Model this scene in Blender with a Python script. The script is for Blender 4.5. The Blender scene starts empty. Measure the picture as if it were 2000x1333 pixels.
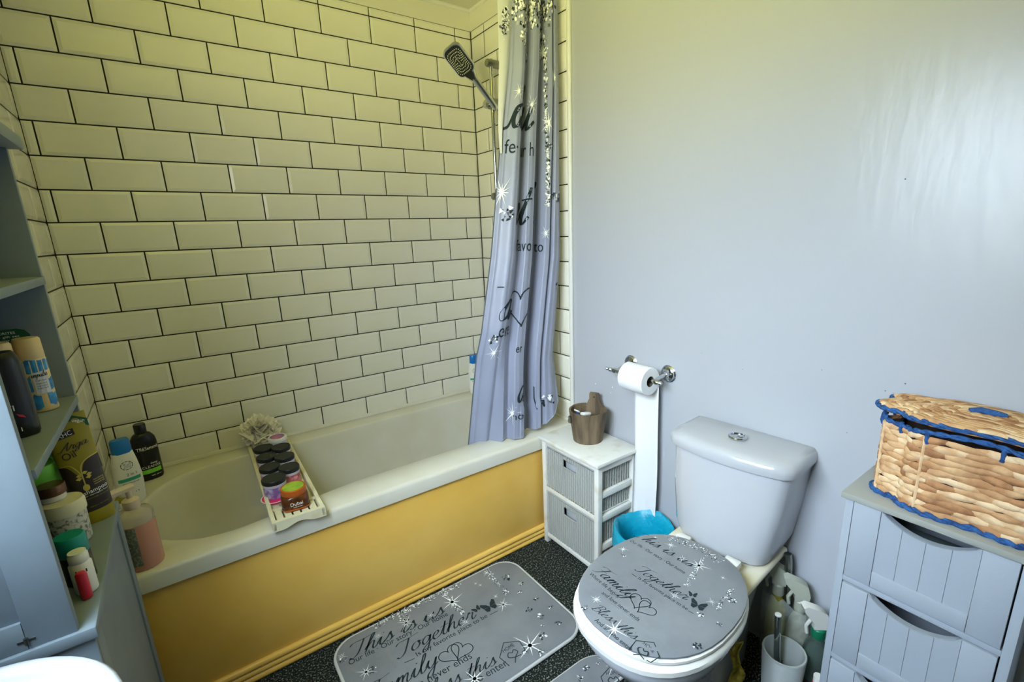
import bpy, bmesh, math, random
from mathutils import Vector, Matrix
random.seed(7)
SC = bpy.context.scene
COL = SC.collection
PI = math.pi

# ------------------------------------------------------------------ camera
# world: right wall x=0, tiled bath wall y=0 (room at y<0), floor z=0
YAW, PITCH, ROLL = 0.63234, -0.24676, -0.03308
CAM = Vector((-1.34770, -2.21350, 1.32101))
FPX, CX, CY = 932.753, 1030.27, 688.07          # focal length / principal point, 2000x1333 frame
_f = Vector((math.sin(YAW) * math.cos(PITCH), math.cos(YAW) * math.cos(PITCH), math.sin(PITCH)))
_r = Vector((math.cos(YAW), -math.sin(YAW), 0))
_u = _r.cross(_f)
RIGHT = _r * math.cos(ROLL) + _u * math.sin(ROLL)
UP = _u * math.cos(ROLL) - _r * math.sin(ROLL)
FWD = _f


def hit(px, py, ax, val):
    """point on the plane axis=val that shows at photo pixel (px, py)"""
    d = RIGHT * ((px - CX) / FPX) - UP * ((py - CY) / FPX) + FWD
    return CAM + d * ((val - CAM[ax]) / d[ax])


cd = bpy.data.cameras.new('camera')
cam = bpy.data.objects.new('camera', cd)
COL.objects.link(cam)
cam.matrix_world = Matrix((
    (RIGHT.x, UP.x, -FWD.x, CAM.x), (RIGHT.y, UP.y, -FWD.y, CAM.y), (RIGHT.z, UP.z, -FWD.z, CAM.z), (0, 0, 0, 1)))
cd.sensor_fit = 'HORIZONTAL'
cd.sensor_width = 36.0
cd.lens = FPX / 2000 * 36
cd.shift_x = -(CX - 1000) / 2000
cd.shift_y = (CY - 666.5) / 2000
cd.clip_start = 0.02
SC.camera = cam

# ------------------------------------------------------------------ light
SC.view_settings.view_transform = 'Standard'
SC.view_settings.look = 'None'
SC.view_settings.exposure = 0.05
SC.view_settings.gamma = 1.0
SC.view_settings.use_curve_mapping = False
world = bpy.data.worlds.new('world')
SC.world = world
world.use_nodes = True
world.node_tree.nodes['Background'].inputs[0].default_value = (0.55, 0.68, 0.9, 1)
world.node_tree.nodes['Background'].inputs[1].default_value = 0.3

WX, WY0, WY1, WZ0, WZ1 = -1.86, -2.10, -1.285, 1.10, 2.04       # window opening in the left wall


def area(name, loc, direction, sx, sy, color, power, spread):
    l = bpy.data.lights.new(name, 'AREA')
    l.shape = 'RECTANGLE'
    l.size, l.size_y = sx, sy
    l.color = color
    l.energy = power
    l.spread = math.radians(spread)
    o = bpy.data.objects.new(name, l)
    COL.objects.link(o)
    o.location = loc
    o.rotation_euler = Vector(direction).to_track_quat('-Z', 'Z').to_euler()
    return o


# daylight through the window: sky light falls downwards, light off the lawn outside goes upwards
wc = ((WY0 + WY1) / 2, (WZ0 + WZ1) / 2)
area('window_sky_light', (WX + 0.04, wc[0], wc[1] + 0.02), (1, 0.18, -1.0), 0.72, 0.82, (0.58, 0.76, 1.0), 23.0, 108)
area('window_lawn_light', (WX + 0.05, wc[0], wc[1]), (1, 0.55, 1.30), 0.72, 0.82, (1.0, 0.95, 0.10), 17.0, 112)
area('window_horizon_light', (WX + 0.045, wc[0], wc[1]), (1, 0.52, -0.30), 0.72, 0.82, (0.98, 1.0, 0.92), 8.0, 105)


# ------------------------------------------------------------------ materials
def lin(c):
    out = []
    for v in c[:3]:
        v = v / 255
        out.append(v / 12.92 if v <= 0.04045 else ((v + 0.055) / 1.055) ** 2.4)
    return (*out, 1)


MATS = {}


def mat(name, rgb, rough=0.5, metal=0.0, var=None, bump=None, spec=0.5, trans=0.0, alpha=1.0, ior=1.45, coat=0.0,
        sheen=0.0, stretch=None, emit=None):
    """var=(scale, rgb2, lo, hi) noise blend to rgb2; bump=(scale, strength, distance)"""
    m = bpy.data.materials.new(name)
    m.use_nodes = True
    nt = m.node_tree
    b = nt.nodes['Principled BSDF']
    b.inputs['Base Color'].default_value = lin(rgb)
    b.inputs['Roughness'].default_value = rough
    b.inputs['Metallic'].default_value = metal
    b.inputs['Specular IOR Level'].default_value = spec
    b.inputs['Transmission Weight'].default_value = trans
    b.inputs['Alpha'].default_value = alpha
    b.inputs['IOR'].default_value = ior
    b.inputs['Coat Weight'].default_value = coat
    b.inputs['Sheen Weight'].default_value = sheen
    tc = nt.nodes.new('ShaderNodeTexCoord')
    mp = nt.nodes.new('ShaderNodeMapping')
    nt.links.new(tc.outputs['Object'], mp.inputs['Vector'])
    if stretch:
        mp.inputs['Scale'].default_value = stretch
    if var:
        n = nt.nodes.new('ShaderNodeTexNoise')
        n.inputs['Scale'].default_value = var[0]
        n.inputs['Detail'].default_value = 6
        nt.links.new(mp.outputs[0], n.inputs['Vector'])
        r = nt.nodes.new('ShaderNodeValToRGB')
        lo, hi = (var[2], var[3]) if len(var) > 3 else (0.4, 0.65)
        r.color_ramp.elements[0].position = lo
        r.color_ramp.elements[0].color = lin(rgb)
        r.color_ramp.elements[1].position = hi
        r.color_ramp.elements[1].color = lin(var[1])
        nt.links.new(n.outputs['Fac'], r.inputs['Fac'])
        nt.links.new(r.outputs['Color'], b.inputs['Base Color'])
    if bump:
        n2 = nt.nodes.new('ShaderNodeTexNoise')
        n2.inputs['Scale'].default_value = bump[0]
        n2.inputs['Detail'].default_value = 4
        nt.links.new(mp.outputs[0], n2.inputs['Vector'])
        bp = nt.nodes.new('ShaderNodeBump')
        bp.inputs['Strength'].default_value = bump[1]
        bp.inputs['Distance'].default_value = bump[2] if len(bump) > 2 else 0.01
        nt.links.new(n2.outputs['Fac'], bp.inputs['Height'])
        nt.links.new(bp.outputs[0], b.inputs['Normal'])
    MATS[name] = m
    return m


mat('wall_paint', (176, 179, 185), 0.31, bump=(14, 0.10, 0.01), spec=0.7, stretch=(1, 2.2, 0.6))
mat('ceiling_paint', (222, 220, 208), 0.7)
mat('grout', (38, 34, 26), 0.9)
mat('tile', (232, 231, 220), 0.16, var=(3.5, (224, 222, 206)), spec=0.5)
mat('tile_worn', (226, 223, 206), 0.18, var=(9, (206, 202, 180)), spec=0.5)
mat('bath_white', (220, 218, 206), 0.22, var=(4, (212, 208, 190)))
mat('ceramic', (182, 184, 188), 0.10, coat=0.3)
mat('ceramic_aged', (222, 216, 196), 0.15, var=(6, (204, 192, 150)))
mat('seat_plastic', (226, 224, 216), 0.2)
mat('panel_yellow', (240, 196, 100), 0.30, var=(3, (230, 180, 80)), bump=(8, 0.03))
mat('carpet', (36, 40, 37), 1.0, var=(190, (160, 168, 156), 0.53, 0.70), bump=(260, 0.9, 0.008), spec=0.1)
mat('trim_white', (226, 226, 220), 0.4)
mat('chrome', (200, 204, 206), 0.12, metal=1.0)
mat('chrome_dull', (150, 152, 146), 0.28, metal=1.0)
mat('dark_plastic', (34, 36, 34), 0.45)
mat('rubber_dot', (206, 208, 196), 0.6)
mat('white_paint_wood', (228, 228, 222), 0.5, var=(14, (206, 198, 176), 0.55, 0.8))
mat('grey_wicker', (166, 168, 162), 0.75)
mat('dust', (120, 100, 60), 0.95, var=(200, (190, 180, 140)))
mat('grey_cab', (164, 171, 180), 0.42, bump=(120, 0.05))
mat('grey_cab_top', (158, 159, 152), 0.3)
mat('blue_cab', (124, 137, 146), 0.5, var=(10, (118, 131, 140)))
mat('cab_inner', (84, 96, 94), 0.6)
mat('groove', (62, 74, 84), 0.8)
mat('seagrass', (208, 166, 120), 0.75, var=(24, (172, 124, 82)), bump=(90, 0.5, 0.004), stretch=(1, 1, 1))
mat('seagrass_pale', (226, 196, 156), 0.75, var=(30, (196, 150, 104)), bump=(90, 0.5, 0.004))
mat('seagrass_brown', (182, 132, 88), 0.75, var=(30, (140, 94, 60)), bump=(90, 0.5, 0.004))
mat('basket_gap_shade', (66, 50, 38), 0.9)
mat('blue_cord', (44, 92, 150), 0.75, var=(90, (26, 62, 112)), bump=(160, 0.8, 0.004))
mat('bucket_wood', (124, 106, 82), 0.7, var=(34, (74, 62, 48), .38, .68), bump=(60, 0.4, 0.004), stretch=(1, 1, 0.18))
mat('bucket_inside', (132, 104, 76), 0.8, var=(30, (96, 78, 54)), stretch=(1, 1, 0.2))
mat('paper', (236, 237, 238), 0.9, bump=(180, 0.12, 0.002))
mat('paper_core', (96, 90, 72), 0.9)
mat('teal_liner', (10, 150, 178), 0.35, bump=(30, 0.5, 0.01))
mat('bin_white', (208, 208, 200), 0.4)
mat('fabric_grey', (126, 129, 132), 0.8, var=(7, (114, 117, 121)), bump=(30, 0.12, 0.01), sheen=0.2)
mat('fabric_edge', (196, 196, 194), 0.8, bump=(40, 0.15, 0.01))
mat('curtain', (150, 156, 178), 0.42, var=(2.5, (138, 144, 166)), bump=(22, 0.06, 0.01), sheen=0.3)
mat('curtain_back', (204, 206, 204), 0.6)
mat('print_dark', (24, 40, 44), 0.8)
mat('print_grey', (96, 100, 104), 0.8)
mat('print_white', (244, 246, 244), 0.7)
mat('print_mid', (176, 180, 184), 0.7)
mat('white_plastic', (232, 232, 226), 0.3)
mat('blue_cap', (24, 112, 190), 0.28)
mat('black_bottle', (26, 28, 26), 0.25)
mat('black_lid', (26, 30, 27), 0.42, bump=(60, 0.06))
mat('lime', (126, 210, 70), 0.4)
mat('green_label', (52, 160, 128), 0.4)
mat('navy_label', (34, 84, 146), 0.4)
mat('olive', (150, 136, 20), 0.34)
mat('tube_brown', (52, 40, 34), 0.34)
mat('gold', (206, 186, 90), 0.35, metal=0.4)
mat('dark_green', (22, 84, 54), 0.45)
mat('orange_card', (196, 108, 28), 0.5)
mat('cream_can', (226, 200, 150), 0.3)
mat('sky_blue', (60, 150, 210), 0.4, var=(50, (28, 104, 176)))
mat('teal_plastic', (14, 140, 132), 0.35)
mat('red_plastic', (196, 36, 60), 0.35)
mat('bronze_lid', (110, 76, 52), 0.3, metal=0.5)
mat('pale_label', (208, 206, 188), 0.5, var=(120, (120, 118, 100), 0.5, 0.62))
mat('soap', (226, 164, 140), 0.25, trans=0.25, ior=1.35)
mat('clear_bottle', (232, 222, 210), 0.15, trans=0.7, ior=1.35)
mat('pump_plastic', (234, 214, 190), 0.3, trans=0.2)
mat('label_grey', (112, 118, 106), 0.5, var=(160, (150, 154, 140), 0.5, 0.6))
mat('caddy_wood', (228, 222, 190), 0.5, var=(20, (212, 202, 160), 0.5, 0.8))
mat('hole_shade', (58, 52, 34), 0.9)
mat('puff', (252, 246, 226), 0.8, alpha=0.75)
mat('pink_jar', (206, 104, 128), 0.35, var=(60, (240, 190, 200)))
mat('purple_jar', (128, 104, 168), 0.35, var=(60, (200, 190, 220)))
mat('rose_jar', (176, 70, 88), 0.35, var=(60, (226, 160, 160)))
mat('peach_jar', (226, 150, 110), 0.35)
mat('jar_collar', (206, 208, 222), 0.3)
mat('hot_pink', (240, 40, 120), 0.35)
mat('brown_jar', (104, 56, 24), 0.2, var=(40, (70, 36, 16)))
mat('orange_lid', (188, 92, 26), 0.35)
mat('lime_disc', (166, 196, 58), 0.4, var=(40, (128, 170, 40)))
mat('pink_disc', (206, 116, 150), 0.4, var=(30, (130, 90, 160)))
mat('cup_grey', (176, 182, 180), 0.4)
mat('cup_dark', (62, 66, 60), 0.7)
mat('clear_green', (160, 186, 176), 0.08, trans=0.85, ior=1.3)
mat('cap_green', (14, 108, 74), 0.35)
mat('trigger_white', (216, 214, 206), 0.4)
mat('yellow_fluid', (176, 168, 60), 0.2, trans=0.3)
mat('frost', (206, 208, 190), 0.35, trans=0.35, ior=1.3)
mat('bag_film', (206, 214, 206), 0.15, alpha=0.30, bump=(26, 1.0, 0.02))
mat('yellow_rag', (206, 186, 70), 0.85, var=(40, (150, 130, 40)))
mat('pot_dark', (40, 38, 30), 0.7)
mat('window_frame', (236, 236, 232), 0.35)
mat('glass', (255, 255, 255), 0.0, trans=1.0, ior=1.02)
mat('lawn', (96, 128, 50), 0.95, var=(6, (130, 140, 64)))
mat('steel', (180, 180, 180), 0.3, metal=1.0)
mat('razor_blue', (40, 110, 190), 0.4)
mat('skirt', (210, 168, 84), 0.35)
mat('stain', (120, 96, 30), 0.7)


# ------------------------------------------------------------------ mesh helpers
class MB:
    """collects polygons, builds ONE mesh object"""

    def __init__(s):
        s.v, s.f, s.m = [], [], []

    def add(s, vs, fs, mi=0, T=None):
        o = len(s.v)
        s.v += [tuple(T @ Vector(p)) if T else tuple(p) for p in vs]
        s.f += [tuple(i + o for i in f) for f in fs]
        s.m += [mi] * len(fs)
        return s

    def box(s, a, b, mi=0, bev=0.0, seg=2, T=None):
        x0, y0, z0 = (min(a[i], b[i]) for i in range(3))
        x1, y1, z1 = (max(a[i], b[i]) for i in range(3))
        vs = [(x0, y0, z0), (x1, y0, z0), (x1, y1, z0), (x0, y1, z0), (x0, y0, z1), (x1, y0, z1), (x1, y1, z1), (x0, y1, z1)]
        fs = [(0, 3, 2, 1), (4, 5, 6, 7), (0, 1, 5, 4), (1, 2, 6, 5), (2, 3, 7, 6), (3, 0, 4, 7)]
        if bev > 0:
            bm = bmesh.new()
            bv = [bm.verts.new(p) for p in vs]
            for f in fs:
                bm.faces.new([bv[i] for i in f])
            bmesh.ops.bevel(bm, geom=bm.edges[:], offset=min(bev, 0.45 * min(x1 - x0, y1 - y0, z1 - z0)), segments=seg,
                            affect='EDGES', profile=0.5)
            bm.verts.index_update()
            vs = [tuple(v.co) for v in bm.verts]
            fs = [[v.index for v in f.verts] for f in bm.faces]
            bm.free()
        return s.add(vs, fs, mi, T)

    def lathe(s, prof, n=24, mi=0, T=None, sx=1, sy=1, mis=None):
        """prof = [(r,z)...] revolved about local z"""
        vs, fs, ms = [], [], []
        for r, z in prof:
            for k in range(n):
                a = 2 * PI * k / n
                vs.append((r * math.cos(a) * sx, r * math.sin(a) * sy, z))
        for i in range(len(prof) - 1):
            for k in range(n):
                k2 = (k + 1) % n
                fs.append((i * n + k, i * n + k2, (i + 1) * n + k2, (i + 1) * n + k))
                ms.append(mis[i] if mis else mi)
        if prof[0] == prof[-1]:
            prof = [(0, 0), (0, 0)]          # closed ring: no caps
        if prof[0][0] > 1e-6:
            fs.append(tuple(range(n - 1, -1, -1))); ms.append(mis[0] if mis else mi)
        if prof[-1][0] > 1e-6:
            fs.append(tuple((len(prof) - 1) * n + k for k in range(n))); ms.append(mis[-1] if mis else mi)
        o = len(s.m)
        s.add(vs, fs, mi, T)
        s.m[o:] = ms
        return s

    def tube(s, path, r, n=10, mi=0, T=None, cap=True):
        P = [Vector(p) for p in path]
        R = r if isinstance(r, (list, tuple)) else [r] * len(P)
        vs, fs = [], []
        up = None
        for i, p in enumerate(P):
            t = (P[min(i + 1, len(P) - 1)] - P[max(i - 1, 0)]).normalized()
            if up is None:
                up = Vector((0, 0, 1)) if abs(t.z) < 0.9 else Vector((1, 0, 0))
            a = t.cross(up).normalized()
            b = a.cross(t).normalized()
            up = b
            for k in range(n):
                an = 2 * PI * k / n
                vs.append(tuple(p + (a * math.cos(an) + b * math.sin(an)) * R[i]))
        for i in range(len(P) - 1):
            for k in range(n):
                k2 = (k + 1) % n
                fs.append((i * n + k, i * n + k2, (i + 1) * n + k2, (i + 1) * n + k))
        if cap:
            fs.append(tuple(range(n - 1, -1, -1)))
            fs.append(tuple((len(P) - 1) * n + k for k in range(n)))
        return s.add(vs, fs, mi, T)

    def prism(s, poly, z0, z1, mi=0, T=None, inset=0.0, h=0.0):
        """extruded outline; optional rounded top edge (inset over height h)"""
        n = len(poly)
        rings = [(poly, z0), (poly, z1 - h)]
        if inset > 0:
            cx = sum(p[0] for p in poly) / n
            cy = sum(p[1] for p in poly) / n
            for k in (1, 2, 3):
                a = k / 3 * PI / 2
                sc = inset * (1 - math.cos(a))
                ring = []
                for x, y in poly:
                    d = math.hypot(x - cx, y - cy)
                    q = (d - sc) / d
                    ring.append((cx + (x - cx) * q, cy + (y - cy) * q))
                rings.append((ring, z1 - h + h * math.sin(a)))
        elif h == 0:
            pass
        vs = [(x, y, z) for ring, z in rings for x, y in ring]
        fs = [tuple(range(n - 1, -1, -1))]
        for i in range(len(rings) - 1):
            for k in range(n):
                k2 = (k + 1) % n
                fs.append((i * n + k, i * n + k2, (i + 1) * n + k2, (i + 1) * n + k))
        fs.append(tuple((len(rings) - 1) * n + k for k in range(n)))
        return s.add(vs, fs, mi, T)

    def loft(s, rings, mi=0, T=None, cap0=True, cap1=True, closed=True):
        n = len(rings[0])
        vs = [p for r in rings for p in r]
        fs = []
        for i in range(len(rings) - 1):
            for k in range(n if closed else n - 1):
                k2 = (k + 1) % n
                fs.append((i * n + k, i * n + k2, (i + 1) * n + k2, (i + 1) * n + k))
        if cap0:
            fs.append(tuple(range(n - 1, -1, -1)))
        if cap1:
            fs.append(tuple((len(rings) - 1) * n + k for k in range(n)))
        return s.add(vs, fs, mi, T)

    def mesh(s, name, mats, smooth=35):
        me = bpy.data.meshes.new(name)
        me.from_pydata(s.v, [], s.f)
        for m in (mats if isinstance(mats, (list, tuple)) else [mats]):
            me.materials.append(MATS[m])
        me.polygons.foreach_set('material_index', s.m)
        if smooth:
            me.polygons.foreach_set('use_smooth', [True] * len(s.f))
        me.update()
        if smooth:
            me.set_sharp_from_angle(angle=math.radians(smooth))
        return me

    def obj(s, name, mats, parent=None, smooth=35, label=None, cat=None, group=None, kind=None):
        return link(name, s.mesh(name, mats, smooth), parent, label, cat, group, kind)


def link(name, data, parent=None, label=None, cat=None, group=None, kind=None):
    o = bpy.data.objects.new(name, data)
    COL.objects.link(o)
    if parent:
        o.parent = parent
    tag(o, label, cat, group, kind)
    return o


def tag(o, label=None, cat=None, group=None, kind=None):
    for k, v in (('label', label), ('category', cat), ('group', group), ('kind', kind)):
        if v:
            o[k] = v
    return o


def thing(name, label, cat, loc=(0, 0, 0), rotz=0.0, group=None):
    o = bpy.data.objects.new(name, None)
    COL.objects.link(o)
    o.location = loc
    o.rotation_euler = (0, 0, rotz)
    o.empty_display_size = 0.05
    return tag(o, label, cat, group)


def frame(o, z, x=None):
    """matrix: origin o, local z along z"""
    z = Vector(z).normalized()
    x = Vector(x) if x is not None else (Vector((1, 0, 0)) if abs(z.x) < 0.9 else Vector((0, 1, 0)))
    x = (x - z * x.dot(z)).normalized()
    y = z.cross(x)
    return Matrix(((x.x, y.x, z.x, o[0]), (x.y, y.y, z.y, o[1]), (x.z, y.z, z.z, o[2]), (0, 0, 0, 1)))


def rrect(x0, y0, x1, y1, r, n=6):
    pts = []
    for cx, cy, a0 in ((x1 - r, y1 - r, 0), (x0 + r, y1 - r, PI / 2), (x0 + r, y0 + r, PI), (x1 - r, y0 + r, 3 * PI / 2)):
        for k in range(n + 1):
            a = a0 + PI / 2 * k / n
            pts.append((cx + r * math.cos(a), cy + r * math.sin(a)))
    return pts


def crom(pts, n=8, closed=False):
    """Catmull-Rom through 2-D or 3-D points"""
    P = [Vector(p) for p in pts]
    out = []
    N = len(P)
    for i in range(N if closed else N - 1):
        if closed:
            a, b, c, d = P[i - 1], P[i], P[(i + 1) % N], P[(i + 2) % N]
        else:
            a, b, c, d = P[max(i - 1, 0)], P[i], P[i + 1], P[min(i + 2, N - 1)]
        for k in range(n):
            t = k / n
            out.append(0.5 * ((2 * b) + (c - a) * t + (2 * a - 5 * b + 4 * c - d) * t * t + (3 * b - a - 3 * c + d) * t ** 3))
    if not closed:
        out.append(P[-1])
    return out


# ------------------------------------------------------------------ lettering and printed marks (flat print)
_glyph_cache = {}


def font_mesh(body):
    """built-in font text as 2-D triangles, cap height about 0.7 at size 1"""
    if body in _glyph_cache:
        return _glyph_cache[body]
    cu = bpy.data.curves.new('txt', 'FONT')
    cu.body = body
    cu.size = 1.0
    cu.resolution_u = 3
    cu.fill_mode = 'FRONT'
    o = bpy.data.objects.new('txt', cu)
    COL.objects.link(o)
    dg = bpy.context.evaluated_depsgraph_get()
    me = bpy.data.meshes.new_from_object(o.evaluated_get(dg))
    vs = [(v.co.x, v.co.y) for v in me.vertices]
    fs = [tuple(p.vertices) for p in me.polygons]
    bpy.data.objects.remove(o)
    bpy.data.curves.remove(cu)
    bpy.data.meshes.remove(me)
    w = max([v[0] for v in vs] or [0])
    _glyph_cache[body] = (vs, fs, w)
    return _glyph_cache[body]


SCRIPT = {   # single-stroke cursive: ([strokes], advance)
    'i': ([[(0, .35), (.25, 1), (.2, .3), (.35, 0), (.6, .35)], [(.33, 1.42), (.38, 1.5)]], .55),
    's': ([[(-.05, .1), (.22, .62), (.36, 1.12), (.42, .80), (.54, .34), (.40, .02), (.14, .06)], [(.46, .08), (.72, .35)]], .68),
    'u': ([[(0, .35), (.2, 1), (.15, .3), (.35, 0), (.62, .4), (.75, 1), (.7, .25), (.85, 0), (1.1, .35)]], 1.02),
    'h': ([[(0, .3), (.38, 1.4), (.5, 2), (.34, 1.95), (.2, 1), (.1, 0)], [(.14, .4), (.4, .95), (.6, .9), (.57, .3), (.7, 0), (.95, .35)]], .88),
    'T': ([[(-.25, 1.6), (.0, 1.9), (.7, 1.9), (1.45, 2.05)], [(.72, 1.95), (.62, 1), (.48, .25), (.2, -.08), (-.05, .1)]], .98),
    'o': ([[(.55, .95), (.2, .85), (.05, .4), (.2, .02), (.5, .1), (.65, .5), (.5, .95), (.7, .8), (.92, .85)]], .82),
    'g': ([[(.6, .85), (.3, .98), (.05, .5), (.2, .05), (.5, .3), (.65, .95), (.6, 0), (.45, -.8), (.15, -.85), (.2, -.4), (.85, .3)]], .8),
    'e': ([[(.0, .38), (.28, .46), (.50, .74), (.40, 1.0), (.18, .82), (.08, .38), (.24, .02), (.52, .1), (.78, .4)]], .72),
    't': ([[(0, .35), (.25, 1.2), (.32, 1.75), (.22, .8), (.18, .2), (.35, 0), (.6, .35)], [(-.08, 1.15), (.58, 1.22)]], .5),
    'r': ([[(0, .3), (.18, .9), (.25, 1.15), (.35, .95), (.58, .95), (.5, .4), (.6, 0), (.9, .35)]], .76),
    'F': ([[(-.2, 1.7), (.1, 1.98), (.8, 1.95), (1.35, 2.12)], [(.68, 1.98), (.55, 1), (.35, .15), (.0, -.02)], [(.2, 1.05), (.95, 1.12)]], .95),
    'a': ([[(.6, .9), (.3, .98), (.05, .45), (.2, .02), (.45, .2), (.65, .95), (.6, .2), (.75, 0), (1, .35)]], .9),
    'm': ([[(0, .4), (.2, 1), (.15, 0)], [(.17, .5), (.4, .95), (.5, .85), (.48, 0)], [(.5, .5), (.75, .97), (.85, .8), (.82, .2), (.95, 0), (1.2, .35)]], 1.1),
    'l': ([[(0, .3), (.38, 1.4), (.45, 2), (.3, 1.95), (.15, .8), (.2, .1), (.35, 0), (.6, .35)]], .52),
    'y': ([[(0, .35), (.2, 1), (.15, .4), (.35, .05), (.6, .4), (.75, 1), (.65, 0), (.5, -.8), (.2, -.85), (.25, -.4), (.9, .35)]], .95),
    'B': ([[(.45, 1.95), (.35, 1), (.2, 0)], [(-.05, 1.65), (.45, 2.08), (.98, 1.78), (.78, 1.22), (.4, 1.05), (.9, .88), (.86, .22), (.4, -.06), (.0, .2)]], 1.05),
    'd': ([[(.6, .9), (.3, .98), (.05, .45), (.2, .02), (.45, .2), (.82, 2.0), (.64, .3), (.76, 0), (1, .35)]], .92),
    'p': ([[(0, .4), (.22, 1.05), (.1, -.9)], [(.18, .5), (.45, 1), (.65, .6), (.5, .05), (.2, .1)]], .78),
    'A': ([[(-.2, .1), (.1, -.05), (.5, 1), (.9, 2.0), (.85, 1), (.95, 0), (1.2, .3)], [(.25, .75), (1.0, .85)]], 1.15),
    ' ': ([], .55),
}


def script_polys(word, weight=0.16, slant=0.30):
    """calligraphic ribbons of a word; returns (verts, quads, width)"""
    vs, fs = [], []
    x = 0.0
    for ch in word:
        strokes, adv = SCRIPT.get(ch, SCRIPT[' '])
        for st in strokes:
            pts = crom([(p[0], p[1]) for p in st], 6)
            n = len(pts)
            o = len(vs)
            for i, p in enumerate(pts):
                t = pts[min(i + 1, n - 1)] - pts[max(i - 1, 0)]
                a = math.atan2(t.y, t.x)
                w = weight * (0.30 + 0.70 * abs(math.sin(a - 0.25))) * 0.5
                nx, ny = -math.sin(a) * w, math.cos(a) * w
                for sg in (1, -1):
                    qx, qy = p.x + sg * nx, p.y + sg * ny
                    vs.append((x + qx + slant * qy, qy))
            for i in range(n - 1):
                fs.append((o + 2 * i, o + 2 * i + 1, o + 2 * i + 3, o + 2 * i + 2))
        x += adv
    return vs, fs, x


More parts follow.
